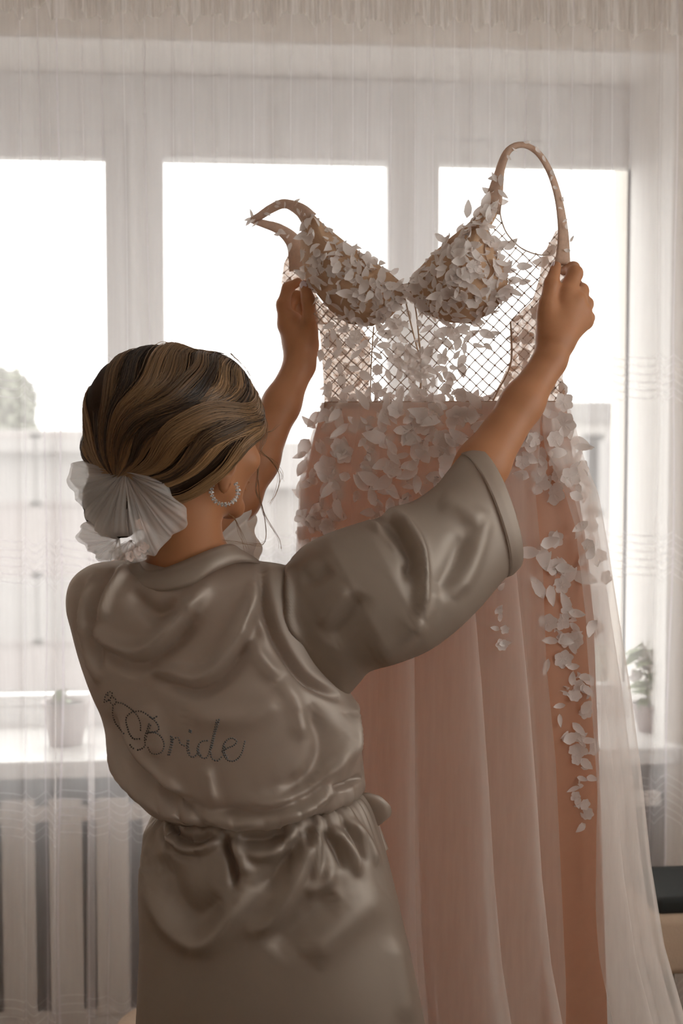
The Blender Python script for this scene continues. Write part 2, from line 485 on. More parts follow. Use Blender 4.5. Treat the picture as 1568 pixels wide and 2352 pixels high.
p0 = atw(150, 1712, WY + 0.10); sc_ = (WY + 0.1) / FPX
plant((float(p0[0]), WY + 0.12, Z_SILL), 0.056, 0.105, 2, 0.035, 0.02, 0.035, 'dusty pink flowerpot with a low seedling on the window sill', 5, stems=2)
p1 = atw(1545, 1700, WY + 0.14)
plant((float(p1[0]) - 0.06, WY + 0.13, Z_SILL), 0.05, 0.07, 5, 0.055, 0.085, 0.20, 'leafy houseplant with pale blossoms on the window sill', 9, stems=9, flowers=2)

def soft_box(lo, hi, r, n=6):
    """box with rounded edges (superellipsoid-like)"""
    lo = np.asarray(lo, float); hi = np.asarray(hi, float); c = (lo + hi) / 2; hs = (hi - lo) / 2
    u = np.linspace(-math.pi / 2, math.pi / 2, 4 * n + 1); v = np.arange(8 * n) * 2 * math.pi / (8 * n) + math.pi / 8 / n
    U, Vv = np.meshgrid(u, v, indexing='ij')
    D = np.stack([np.cos(U) * np.cos(Vv), np.cos(U) * np.sin(Vv), np.sin(U)], -1)
    inner = hs - r
    sgn = np.sign(np.where(np.abs(D) < 1e-6, 0, D))
    return MB().grid(c + sgn * inner + D * r, close_u=True)

BEN_Y = 2.90
bl = float(atw(1494, 2170, BEN_Y - 0.10)[0])
ben = empty('upholstered_bench', (bl + 0.4, BEN_Y, 0)); tag(ben, 'beige upholstered bench with a black seat pad beside the curtain', 'bench')
bz = float(atw(1540, 2103, BEN_Y - 0.10)[2]); bz0 = float(atw(1540, 2246, BEN_Y - 0.10)[2]); bz2 = float(atw(1540, 2048, BEN_Y - 0.05)[2])
obj('seat_base', soft_box((-0.40, -0.10, bz0), (0.50, 0.14, bz), 0.025), MATS['beige_fabric'], ben)
obj('seat_pad', soft_box((-0.385, -0.09, bz - 0.004), (0.49, 0.13, bz2), 0.014), MATS['black_fabric'], ben)
for lx, ly in ((-0.36, -0.07), (0.46, -0.07), (-0.36, 0.11), (0.46, 0.11)):
    obj('leg', MB().tube([(lx, ly, 0), (lx, ly, bz0 + 0.01)], [0.014, 0.02], 10), MATS['stem_green'], ben)
pp = atw(322, 2325, 2.95)
pf = empty('round_pouf', (float(pp[0]) + 0.10, 2.86, 0)); tag(pf, 'round beige fabric pouf in front of the radiator screen', 'pouf')
pz = float(atw(322, 2302, 2.95)[2])
obj('cushion', lathe(MB(), [(0.002, 0.02), (0.15, 0.02), (0.165, 0.04), (0.17, pz * 0.5), (0.165, pz - 0.05), (0.145, pz - 0.015), (0.10, pz - 0.002), (0.001, pz)], 40), MATS['beige_fabric'], pf)
obj('base_ring', lathe(MB(), [(0.001, 0.0), (0.14, 0.0), (0.14, 0.02), (0.001, 0.02)], 32), MATS['stem_green'], pf)

# ------------------------------------------------------------------ outside: street level is a storey below
principled('grass', (0.22, 0.205, 0.195), 0.95, 0.3, 0.6)
principled('render_pink', (0.27, 0.24, 0.235), 0.85, 0.08, 1.2)
principled('render_cream', (0.36, 0.335, 0.32), 0.85, 0.06, 1.0)
principled('roof_tile', (0.17, 0.155, 0.15), 0.8, 0.15, 3)
principled('house_glass', (0.26, 0.245, 0.24), 0.3, 0.1, 2)
principled('tree_leaf', (0.20, 0.21, 0.165), 0.8, 0.3, 2)
principled('bark', (0.14, 0.10, 0.07), 0.9, 0.2, 6)
GZ = -4.0
tag(obj('garden_ground', MB().box((-60, 4.2, GZ - 0.2), (60, 120, GZ)), MATS['grass'], smooth=False), kind='structure')
def house(name, label, x0, x1, y0, depth, ztop, wallmat, pitched, wins):
    o = empty(name, ((x0 + x1) / 2, y0 + depth / 2, GZ)); tag(o, label, 'house')
    hw, hd, H = (x1 - x0) / 2, depth / 2, ztop - GZ
    obj('wall', MB().box((-hw, -hd, 0), (hw, hd, H)), MATS[wallmat], o, smooth=False)
    if pitched:
        V = [(-hw - .4, -hd - .4, H), (hw + .4, -hd - .4, H), (hw + .4, hd + .4, H), (-hw - .4, hd + .4, H), (-hw * 0.7, 0, H + pitched), (hw * 0.7, 0, H + pitched)]
        obj('roof', (np.array(V, float), [(0, 1, 5, 4), (2, 3, 4, 5), (1, 2, 5), (3, 0, 4), (3, 2, 1, 0)]), MATS['roof_tile'], o, smooth=False)
    else:
        obj('roof', MB().box((-hw - .2, -hd - .2, H), (hw + .2, hd + .2, H + 0.35)), MATS['roof_tile'], o, smooth=False)
    nx, nzz = wins
    for i in range(nx):
        for j in range(nzz):
            cx = -hw + (i + .5) * 2 * hw / nx; cz = 1.7 + j * 2.9
            f = obj('window', MB().box((cx - .65, -hd - .05, cz - .75), (cx + .65, -hd + .02, cz + .75)), MATS[wallmat], o, smooth=False)
            obj('pane', MB().box((cx - .55, -hd - .06, cz - .65), (cx + .55, -hd - .052, cz + .65)), MATS['house_glass'], f, smooth=False)
a = atw(1255, 922, 26.0); b = atw(1466, 922, 26.0)
house('apartment_house', 'cream flat-roofed house seen through the right pane', float(a[0]), float(b[0]) , 26.0, 9, float(a[2]) - .35, 'render_cream', 0, (2, 2))
a = atw(-160, 1040, 30.0); b = atw(320, 1040, 30.0)
house('gabled_house', 'pinkish house with a low tiled roof seen through the left pane', float(a[0]), float(b[0]), 30.0, 10, float(a[2]), 'render_pink', 0.45, (4, 2))
a = atw(560, 1120, 36.0); b = atw(1010, 1120, 36.0)
house('garden_house', 'low pale house far behind the dress', float(a[0]), float(b[0]), 36.0, 10, float(a[2]), 'render_cream', 1.1, (4, 1))
def tree(label, base, H, rad, seed):
    rg = np.random.default_rng(seed)
    o = empty('garden_tree', base); tag(o, label, 'tree')
    obj('trunk', MB().tube(smooth_path([(0, 0, 0), (0.1, 0, H * 0.4), (0, 0.1, H * 0.8)], 8), np.linspace(0.2, 0.08, 8), 8), MATS['bark'], o)
    n = 7000
    d = rg.normal(size=(n, 3)); d /= np.linalg.norm(d, axis=1)[:, None]
    c = d * (rg.random((n, 1)) ** 0.4) * np.array([rad, rad, H * 0.36]) + np.array([0, 0, H * 0.66])
    c += 0.25 * np.sin(c * 2.3)
    u = rg.normal(size=(n, 3)); u /= np.linalg.norm(u, axis=1)[:, None]; v = np.cross(u, d); v /= np.linalg.norm(v, axis=1)[:, None] + 1e-9
    sz = rg.uniform(0.12, 0.26, (n, 1))
    V = np.stack([c - u * sz, c - v * sz * .6, c + u * sz, c + v * sz * .6], 1).reshape(-1, 3)
    tag(obj('foliage', (V, np.arange(n * 4).reshape(n, 4)), MATS['tree_leaf'], o), kind='stuff')
a = atw(-52, 960, 40.0); tree('tall green tree behind the pinkish house', (float(a[0]), 42.0, GZ), 7.4, 1.3, 3)
a = atw(1390, 1300, 18.0); tree('small garden tree below the cream house', (float(a[0]), 18.0, GZ), 2.6, 0.9, 6)
# ------------------------------------------------------------------ wedding dress, held up by its sides
from mathutils.geometry import delaunay_2d_cdt
from mathutils.kdtree import KDTree
sheer('dress_tulle', (0.92, 0.86, 0.82), 0.36, 0.58, weave=0.01, weave_scale=40, stretch=(3, 3, 0.3))
sheer('dress_lining', (0.585, 0.345, 0.233), 0.99, 0.60, gloss=0.04)
sheer('lace', (0.86, 0.80, 0.77), 1.0, 0.45)
sheer('nude_mesh', (0.74, 0.52, 0.38), 0.88, 0.55, weave=0.16, weave_scale=160)
principled('cup_nude', (0.46, 0.29, 0.18), 0.8, 0.1, 40, bump=0.3, bump_scale=200)
principled('net_thread', (0.42, 0.31, 0.24), 0.8, 0.1, 60)

DA = R(13)
DU = np.array([math.cos(DA), -math.sin(DA), 0]); DW = np.array([-math.sin(DA), -math.cos(DA), 0])
DO = at(975, 930, 2.44)
def duv(px, py, w=0.0):
    """dress coordinates (metres right / up from the waist centre) of a pixel, w metres in front of the dress plane"""
    d = ray(px, py); n = DW
    c = np.array([0, 0, CAM_Z])
    t = ((DO - c) @ n + w) / (d @ n)
    P = c + d * t[..., None]
    return np.stack([(P - DO) @ DU, P[..., 2] - DO[2]], -1)
def duv_on(px, py, wf):
    uv = duv(px, py)
    for _ in range(3): uv = duv(px, py, wf(uv[..., 0], uv[..., 1]))
    return uv
def dpt(u, v, w):
    u, v, w = np.broadcast_arrays(np.asarray(u, float), np.asarray(v, float), np.asarray(w, float))
    return DO + u[..., None] * DU + w[..., None] * DW + v[..., None] * np.array([0, 0, 1.0])
dress = Frame('wedding_dress', dpt(0, 0, 0) - np.array([0, 0, DO[2] - 0.42]))
tag(dress.o, 'blush wedding dress with floral lace bodice and tulle skirt held up by the woman', 'dress')

def w_front(u, v):
    return 0.075 * np.sqrt(np.clip(1 - (u / 0.27) ** 2, 0.02, 1)) - 0.03
def w_back(u, v):
    return -0.060 * np.sqrt(np.clip(1 - (u / 0.27) ** 2, 0.02, 1)) - 0.03 + 0.0 * v

def inside(poly, P):
    x, y = P[..., 0], P[..., 1]; r = np.zeros(x.shape, bool)
    for (x0, y0), (x1, y1) in zip(poly, np.roll(poly, -1, 0)):
        c = (y0 > y) != (y1 > y)
        r ^= c & (x < (x1 - x0) * (y - y0) / (y1 - y0 + 1e-12) + x0)
    return r

def poly_uv(poly_px, wf):
    p = np.asarray(poly_px, float)
    return duv_on(p[:, 0], p[:, 1], wf)

def densify(P, step):
    out = []
    for a, b in zip(P, np.roll(P, -1, 0)):
        n = max(1, int(np.linalg.norm(b - a) / step))
        out += [a + (b - a) * k / n for k in range(n)]
    return np.array(out)

def poly_sheet(poly, wf, step=0.009):
    B = densify(poly, step)
    lo, hi = poly.min(0), poly.max(0)
    gx, gy = np.meshgrid(np.arange(lo[0], hi[0], step), np.arange(lo[1], hi[1], step))
    Gp = np.stack([gx.ravel(), gy.ravel()], 1); Gp = Gp[inside(poly, Gp)]
    dmin = np.min(np.linalg.norm(Gp[:, None] - B[None], axis=2), axis=1) if len(Gp) else np.zeros(0)
    Gp = Gp[dmin > step * 0.55]
    allp = np.vstack([B, Gp]); nb = len(B)
    vs, es, fs, *_ = delaunay_2d_cdt([Vector(p) for p in allp], [(i, (i + 1) % nb) for i in range(nb)], [list(range(nb))], 1, 1e-6)
    vv = np.array([(p[0], p[1]) for p in vs])
    return dress.loc(dpt(vv[:, 0], vv[:, 1], wf(vv[:, 0], vv[:, 1]))), [tuple(f) for f in fs]

def net(poly, wf, pitch=0.0105, r=0.0006, ang=(48, -42), knots=True):
    mb = MB(); c = poly.mean(0); ext = np.ptp(poly, axis=0).max()
    step = 0.004
    dirs = [np.array([math.cos(R(a)), math.sin(R(a))]) for a in ang]
    for d in dirs:
        nrm = np.array([-d[1], d[0]])
        for k in pitch * np.arange(-int(ext / pitch), int(ext / pitch) + 1):
            t = np.arange(-ext, ext, step)
            L = c + nrm * k + d * t[:, None]
            L = L + 0.0006 * np.sin(L[:, ::-1] * 160)
            ins = inside(poly, L)
            idx = np.flatnonzero(ins)
            if len(idx) < 2: continue
            for run in np.split(idx, np.flatnonzero(np.diff(idx) > 1) + 1):
                if len(run) >= 2:
                    q = L[run]
                    mb.tube(dress.loc(dpt(q[:, 0], q[:, 1], wf(q[:, 0], q[:, 1]))), r, 3, caps=False)
    if knots:
        A = np.stack(dirs, 1)
        n = int(ext / pitch)
        for i in range(-n, n):
            for j in range(-n, n):
                nA = np.array([-dirs[0][1], dirs[0][0]]); nB = np.array([-dirs[1][1], dirs[1][0]])
                p = c + np.linalg.solve(np.stack([nA, nB]), np.array([i * pitch, j * pitch]))
                if (i + j) % 1 == 0 and inside(poly, p[None])[0]:
                    q = dress.loc(dpt(p[0], p[1], float(wf(p[0], p[1])) + 0.0004)[None])[0]
                    s = 0.0021
                    V = q + s * np.array([(1, 0, 0), (-1, 0, 0), (0, 1, 0), (0, -1, 0), (0, 0, 1), (0, 0, -1)])
                    mb.add(V, [(0, 2, 4), (2, 1, 4), (1, 3, 4), (3, 0, 4), (2, 0, 5), (1, 2, 5), (3, 1, 5), (0, 3, 5)])
    return mb

# ---- skirt
def skirt_rows(left, right, n, y0=925, y1=2720):
    ys = np.linspace(y0, y1, n)
    ws = -0.075 * np.linspace(0, 1, n)
    l = duv(interp(ys, left), ys, ws); r = duv(interp(ys, right), ys, ws)
    return ys, (l[:, 0] + r[:, 0]) / 2, (r[:, 0] - l[:, 0]) / 2, (l[:, 1] + r[:, 1]) / 2
LIN_L = [(925, 744), (1000, 722), (1100, 702), (1250, 696), (1400, 690), (1600, 684), (1850, 676), (2100, 670), (2352, 662), (2720, 650)]
LIN_R = [(925, 1300), (1000, 1308), (1100, 1322), (1250, 1348), (1400, 1362), (1600, 1370), (1850, 1380), (2100, 1388), (2352, 1396), (2720, 1405)]
TUL_L = [(925, 740), (1000, 714), (1100, 693), (1250, 686), (1400, 682), (1600, 672), (2352, 640), (2720, 620)]
TUL_R = [(925, 1306), (1060, 1345), (1130, 1375), (1250, 1397), (1400, 1420), (1550, 1445), (1760, 1472), (1950, 1492), (2130, 1522), (2300, 1572), (2352, 1590), (2720, 1700)]

NV = 90
ys, uc, ua, vv = skirt_rows(LIN_L, LIN_R, NV)
th = np.arange(220) * 2 * math.pi / 220
T, Yr = np.meshgrid(th, np.linspace(0, 1, NV))
fold = (0.012 + 0.035 * Yr) * (0.6 * np.sin(9 * T + 1.5 * np.sin(2 * Yr)) + 0.4 * np.sin(17 * T + 0.7)) * np.clip(np.abs(np.sin(T)) * 1.6, 0, 1)
rad = 1 + fold
bw = 0.30 + 0.16 * Yr
G = dpt(uc[:, None] + ua[:, None] * np.cos(T) * (1 + 0.2 * fold), vv[:, None], -0.075 * Yr + ua[:, None] * bw * np.sin(T) * rad)
GLIN = G
obj('skirt_lining', MB().grid(dress.loc(G), close_u=True, flip=True), MATS['dress_lining'], dress.o)

ys2, uc2, ua2, vv2 = skirt_rows(TUL_L, TUL_R, 110)
YT = np.linspace(0, 1, 110)
def tulle_panel(theta0, theta1, n, seed, scale=1.0, amp=1.0, k=15):
    """theta0/theta1: per-row edge angles; pleats swing both out of and along the cloth"""
    s = np.linspace(0, 1, n)[None, :]
    Tt = theta0[:, None] + (theta1 - theta0)[:, None] * s
    Y = YT[:, None]
    ph = seed * 1.7
    a = amp * (0.15 + 0.85 * Y ** 0.7)
    q = k * Tt + ph + 1.6 * np.sin(3 * Tt + ph) + 0.9 * np.sin(7 * Tt + 2 * ph)
    q2 = 2.3 * k * Tt + 2 * ph + 0.6 * np.sin(5 * Tt)
    Tf = Tt + a * 0.088 * np.sin(q) * (15 / k) + a * 0.02 * np.sin(q2)
    rr = 1.04 + a * (0.085 * np.cos(q + 0.4) + 0.022 * np.cos(q2))
    bw2 = 0.34 + 0.16 * Y
    side = np.clip(np.abs(np.cos(Tt)), 0, 1) ** 4
    rx = scale * (1 + a * 0.03 * np.cos(q + 0.4) * (1 - 0.3 * side))
    return dpt(uc2[:, None] + ua2[:, None] * np.cos(Tf) * rx, vv2[:, None] + 0 * Tt, 0.006 - 0.075 * Y + ua2[:, None] * bw2 * np.sin(Tf) * rr)
def edge_angle(pts):
    x = duv(interp(ys2, pts), ys2)[:, 0]
    return np.arccos(np.clip((x - uc2) / ua2, -0.999, 0.999))
EA = edge_angle([(925, 1246), (1100, 1242), (1300, 1265), (1500, 1276), (1700, 1300), (2100, 1325), (2352, 1345), (2720, 1370)])
EB = edge_angle([(925, 1248), (1030, 1260), (1120, 1310), (1200, 1340), (1400, 1366), (1600, 1373), (1850, 1381), (2000, 1387), (2352, 1401), (2720, 1420)])
GA = tulle_panel(EA, np.full(110, R(200)), 330, 1.0)
GA2 = tulle_panel(EA + 0.05, np.full(110, R(195)), 300, 4.2, 0.985, 1.0, 8)
GB = tulle_panel(EB, np.full(110, R(-100)), 260, 2.0, 1.0, 0.8, 17)
GB2 = tulle_panel(EB - 0.03, np.full(110, R(-80)), 200, 5.0, 0.96, 0.9, 13)
ov = obj('tulle_overskirt', MB().grid(dress.loc(GA)), MATS['dress_tulle'], dress.o)
obj('tulle_layer', MB().grid(dress.loc(GA2)), MATS['dress_tulle'], dress.o)
ob = obj('tulle_side_panel', MB().grid(dress.loc(GB)), MATS['dress_tulle'], dress.o)
obj('tulle_layer', MB().grid(dress.loc(GB2)), MATS['dress_tulle'], dress.o)

# ---- bodice
CUP_L = [(716, 492), (745, 520), (790, 556), (840, 590), (890, 625), (925, 655), (932, 675), (922, 700), (895, 728), (855, 748), (800, 742), (760, 712), (730, 675), (704, 640), (694, 590), (692, 545), (700, 510)]
CUP_R = [(1140, 462), (1105, 490), (1070, 520), (1030, 552), (990, 590), (955, 628), (938, 652), (948, 690), (975, 716), (1020, 738), (1080, 742), (1130, 715), (1160, 680), (1164, 645), (1152, 600), (1128, 560), (1118, 530), (1138, 495)]
SLIT_R = [(947, 662), (956, 730), (968, 822)]
NET_R = [(1150, 470), (1148, 492), (1160, 532), (1190, 566), (1243, 588), (1240, 640), (1225, 690), (1182, 735), (1174, 830), (1145, 895), (1125, 932), (966, 932), (969, 825), (957, 730), (949, 690), (975, 714), (1020, 736), (1080, 740), (1130, 713), (1158, 680), (1162, 645), (1150, 600), (1126, 560), (1116, 530), (1134, 490)]
NET_L = [(926, 670), (940, 730), (965, 825), (964, 932), (746, 932), (742, 850), (738, 780), (722, 730), (700, 680), (706, 648), (730, 678), (760, 716), (800, 745), (855, 750), (895, 730), (920, 704)]
BACK_L = [(652, 606), (668, 570), (694, 560), (704, 600), (706, 645), (735, 690), (770, 725), (830, 752), (852, 790), (846, 932), (745, 932), (741, 850), (734, 760), (700, 705), (660, 690), (646, 650)]
BACK_R = [(1246, 588), (1276, 530), (1298, 520), (1306, 560), (1312, 620), (1303, 720), (1297, 820), (1292, 870), (1306, 932), (1108, 932), (1140, 895), (1170, 832), (1172, 738), (1222, 690), (1238, 640)]

def cup(poly_px, H, seed):
    """padded cup: a dome over its outline"""
    P = densify(poly_uv(poly_px, w_front), 0.006)
    c = P.mean(0); n = len(P)
    rr = np.linspace(0, 1, 16)[:, None, None]
    Q = c + (P - c)[None] * np.clip(rr, 0.004, 1)
    w = w_front(Q[..., 0], Q[..., 1]) + H * (1 - rr[..., 0] ** 2.2)
    return MB().grid(dress.loc(dpt(Q[..., 0], Q[..., 1], w)), close_u=True), P, c, H
cupL = cup(CUP_L, 0.040, 1); cupR = cup(CUP_R, 0.046, 2)
for mbk in (cupL, cupR):
    obj('cup', mbk[0], MATS['cup_nude'], dress.o, solid=0.004)
def cup_w(cp):
    _, P, c, H = cp
    ang = np.arctan2(P[:, 1] - c[1], P[:, 0] - c[0]); rad = np.linalg.norm(P - c, axis=1); o = np.argsort(ang)
    def f(u, v):
        a = np.arctan2(v - c[1], u - c[0]); r = np.hypot(u - c[0], v - c[1]) / np.interp(a, ang[o], rad[o], period=2 * math.pi)
        return w_front(u, v) + H * np.clip(1 - np.clip(r, 0, 1) ** 2.2, 0, 1)
    return f
wcl, wcr = cup_w(cupL), cup_w(cupR)

for poly in (BACK_L, BACK_R):
    V, Fc = poly_sheet(poly_uv(poly, w_back), w_back)
    bp = obj('back_panel', (V, Fc), MATS['nude_mesh'], dress.o)
    tag(obj('net', net(poly_uv(poly, w_back), lambda u, v: w_back(u, v) + 0.002, pitch=0.0125), MATS['net_thread'], bp, smooth=False), kind='stuff')
wn_ = lambda u, v: w_front(u, v) + 0.001
for poly in (NET_L, NET_R):
    tag(obj('net_panel', net(poly_uv(poly, w_front), wn_, pitch=0.0150, r=0.0009), MATS['net_thread'], dress.o, smooth=False), kind='stuff')

sheer('illusion_mesh', (0.90, 0.84, 0.79), 0.16, 0.7)
sheer('plunge_mesh', (0.93, 0.89, 0.86), 0.45, 0.8)
for poly in (NET_L, NET_R):
    obj('illusion_panel', poly_sheet(poly_uv(poly, w_front), w_front), MATS['illusion_mesh'], dress.o)
obj('plunge_insert', poly_sheet(poly_uv([(926, 656), (946, 651), (957, 730), (966, 824), (941, 730)], w_front), w_front, 0.004), MATS['plunge_mesh'], dress.o)
def band(path_px, widths_px, wfun, mat, name='strap', thick=0.0025, tilt=0.3, n=60):
    """flat strip along a path; path in pixels, width in pixels of the photograph at the dress"""
    P = smooth_path(path_px, n); W_ = np.interp(np.linspace(0, 1, n), np.linspace(0, 1, len(widths_px)), widths_px)
    T_ = np.gradient(P, axis=0); T_ /= np.linalg.norm(T_, axis=1)[:, None]
    N_ = np.stack([-T_[:, 1], T_[:, 0]], 1)
    rows = []
    for k in (-0.5, -0.25, 0, 0.25, 0.5):
        q = P + N_ * (k * W_)[:, None]
        uv = duv_on(q[:, 0], q[:, 1], wfun)
        rows.append(dpt(uv[:, 0], uv[:, 1], wfun(uv[:, 0], uv[:, 1]) + 0.004 * (1 - 4 * k * k) + tilt * k * 0.012))
    return obj(name, MB().grid(dress.loc(np.stack(rows))), mat, dress.o, solid=thick)
STRAP_R = [(1128, 490), (1138, 440), (1150, 385), (1168, 345), (1200, 333), (1235, 352), (1262, 395), (1280, 450), (1290, 510), (1293, 560), (1290, 610)]
STRAP_L1 = [(712, 505), (690, 482), (655, 468), (625, 478), (597, 496), (578, 506)]
STRAP_L2 = [(578, 506), (605, 514), (640, 526), (668, 548), (682, 575), (690, 620)]
wst = lambda u, v: w_front(np.clip(u, -0.25, 0.25), v) * np.clip(1 - (u - 0.10) * 6, -0.4, 1) if True else 0
wsR = lambda u, v: np.interp(u, [0.10, 0.14, 0.20, 0.24], [0.035, 0.03, -0.01, -0.035])
wsL = lambda u, v: np.interp(u, [-0.32, -0.25, -0.20, -0.15], [0.0, 0.0, 0.025, 0.03])
wsL2 = lambda u, v: np.interp(u, [-0.32, -0.25, -0.18], [0.0, -0.02, -0.035])
sheer('strap_nude', (0.60, 0.43, 0.33), 0.93, 0.35, weave=0.07, weave_scale=150)
band(STRAP_R, [42, 34, 20, 15, 12, 13, 14, 16, 20, 26, 34], wsR, MATS['strap_nude'])
s1 = band(STRAP_L1, [40, 30, 20, 18, 16, 12], wsL, MATS['strap_nude'])
band(STRAP_L2, [12, 18, 24, 34, 44, 50], wsL2, MATS['strap_nude'])
# piping along the armhole, the plunge and its top line
def piping(path_px, wfun, r=0.0011, name='piping', mat='net_thread'):
    P = smooth_path(path_px, 50); uv = duv_on(P[:, 0], P[:, 1], wfun)
    obj(name, MB().tube(dress.loc(dpt(uv[:, 0], uv[:, 1], wfun(uv[:, 0], uv[:, 1]))), r, 6), MATS[mat], dress.o)
wp = lambda u, v: w_front(u, v) + 0.002
piping([(1150, 470), (1149, 495), (1162, 533), (1190, 565), (1218, 580), (1245, 586), (1262, 584)], wp)
piping([(918, 655), (930, 652), (946, 650)], lambda u, v: w_front(u, v) + 0.004, 0.0005)
piping([(926, 668), (940, 730), (955, 790), (966, 826)], wp, 0.0012, mat='cup_nude')
piping([(948, 668), (957, 730), (963, 790), (967, 826)], wp, 0.0012, mat='cup_nude')
piping([(967, 826), (966, 880), (965, 932)], wp, 0.0016, mat='cup_nude')
piping([(1172, 738), (1173, 832), (1143, 898), (1126, 932)], wp, 0.0014, mat='cup_nude')
piping([(858, 750), (852, 840), (850, 932)], wp, 0.0012, mat='cup_nude')
# waistband
uvw = duv_on(np.linspace(746, 1302, 60), np.full(60, 930.0), w_front)
rows = []
for dz, dw in ((-0.006, 0.004), (0.0, 0.006), (0.006, 0.004)):
    rows.append(dpt(uvw[:, 0], 0 * uvw[:, 0] + uvw[:, 1].mean() + dz, w_front(uvw[:, 0], 0) + dw))
obj('waistband', MB().grid(dress.loc(np.stack(rows))), MATS['strap_nude'], dress.o, solid=0.002)

# ---- lace leaves and blossoms, sewn on one by one
def lace_leaf_mesh(L, W, curl, serr, seed):
    rg = np.random.default_rng(seed)
    t = np.linspace(0, 1, 8)
    w = W * 0.5 * np.sin(np.pi * t ** 0.75) ** 0.8 * (1 + serr * np.sin(t * 21 + seed))
    w[0] = W * 0.04; w[-1] = 0.0004
    bend = 0.12 * L * math.sin(seed) * t ** 2
    z = curl * L * (t - 0.5) ** 2 - 0.02 * L
    G = np.stack([np.stack([L * t, bend + k * w, z + 0.10 * W * abs(k)], -1) for k in (-1, 0, 1)])
    mb = MB().grid(G)
    return mb.arrays()
def blossom_mesh(rp, n, seed):
    mb = MB()
    for k in range(n):
        a = 2 * math.pi * k / n + 0.2 * math.sin(seed + k)
        t = np.linspace(0, 1, 5); w = rp * 0.48 * np.sin(np.pi * (0.12 + 0.82 * t) ** 1.1)
        G = np.stack([np.stack([rp * (0.12 + 0.88 * t), q * w, 0.0015 + 0.25 * rp * t ** 2 * (0.6 + 0.4 * math.sin(seed * 3 + k)) + 0.06 * rp * abs(q)], -1) for q in (-1, 0, 1)])
        c, s = math.cos(a), math.sin(a)
        mb.grid(G @ np.array([[c, s, 0], [-s, c, 0], [0, 0, 1]]))
    th_ = np.arange(8) * math.pi / 4
    mb.add(np.vstack([[0, 0, 0.0045], np.stack([0.2 * rp * np.cos(th_), 0.2 * rp * np.sin(th_), 0 * th_ + 0.001], 1)]), [(0, i + 1, (i + 1) % 8 + 1) for i in range(8)])
    return mb.arrays()
LEAVES = [lace_leaf_mesh(1.0, w_, c_, s_, i) for i, (w_, c_, s_) in enumerate([(0.50, 0.5, 0.0), (0.42, -0.4, 0.08), (0.60, 0.7, 0.05), (0.36, 0.3, 0.0), (0.52, -0.7, 0.1), (0.46, 0.9, 0.04)])]
BLOSS = [blossom_mesh(0.5, 5, 1), blossom_mesh(0.5, 6, 2)]
LEAF_ME = []
for nm, V, Fc in [('lace_leaf', *q) for q in LEAVES] + [('lace_blossom', *q) for q in BLOSS]:
    me = fast_mesh(nm, V, Fc); me.materials.append(MATS['lace'])
    me.polygons.foreach_set('use_smooth', [True] * len(me.polygons)); LEAF_ME.append(me)
SHAPES = LEAVES + BLOSS
lace_items = []       # (size, shape index, 3x3 rotation, position)
rg = np.random.default_rng(5)
def sew(P, N, ang, size, kind, tilt=0.25, lift=0.002):
    """P point, N outward normal, ang direction in the cloth (0 = right, 90 deg = up)"""
    N = N / np.linalg.norm(N)
    right = np.cross(np.array([0, 0, 1.0]), N); right /= np.linalg.norm(right) + 1e-9
    upv = np.cross(N, right)
    x = math.cos(ang) * right + math.sin(ang) * upv
    x = x + N * rg.normal() * tilt; x /= np.linalg.norm(x)
    z = N + (rg.normal() * tilt) * np.cross(N, x); z -= (z @ x) * x; z /= np.linalg.norm(z)
    y = np.cross(z, x)
    lace_items.append((size, kind, np.stack([x, y, z], 1), P + N * lift))
def normal_of(wf, u, v, e=0.003):
    du_ = (wf(u + e, v) - wf(u - e, v)) / (2 * e); dv_ = (wf(u, v + e) - wf(u, v - e)) / (2 * e)
    return DW - float(du_) * DU - float(dv_) * np.array([0, 0, 1.0])
def sew_px(px, py, ang, size_px, wf, kind=None, **kw):
    u, v = duv_on(np.array(px, float), np.array(py, float), wf)
    P = dpt(u, v, float(wf(u, v)))
    if kind is None: kind = int(rg.integers(0, len(LEAVES)))
    sew(P, normal_of(wf, u, v), ang, size_px * 0.00075, kind, **kw)
def scatter(poly_px, n, size, wf, mind, bl=0.15, tilt=0.3, ang=None, tries=9000):
    poly = np.asarray(poly_px, float); lo, hi = poly.min(0), poly.max(0); got = []
    for _ in range(tries):
        if len(got) >= n: break
        p = lo + (hi - lo) * rg.random(2)
        if not inside(poly, p[None])[0]: continue
        if got and np.min(np.linalg.norm(np.array(got) - p, axis=1)) < mind: continue
        got.append(p)
        kd = len(LEAVES) + int(rg.integers(0, 2)) if rg.random() < bl else None
        a = rg.uniform(0, 6.28) if ang is None else ang + rg.normal() * 0.7
        sz = size * rg.uniform(0.75, 1.25)
        off = np.array([math.cos(a), -math.sin(a)]) * sz * (0.45 if kd is None else 0)
        sew_px(p[0] - off[0], p[1] - off[1], a, sz, wf, kd, tilt=tilt, lift=0.001 + 0.005 * rg.random())
def shrink(poly, k):
    p = np.asarray(poly, float); c = p.mean(0); return c + (p - c) * k
scatter(shrink(CUP_L, 0.95), 125, 36, wcl, 11, 0.12, 0.32)
scatter(shrink(CUP_R, 0.95), 145, 36, wcr, 11, 0.12, 0.32)
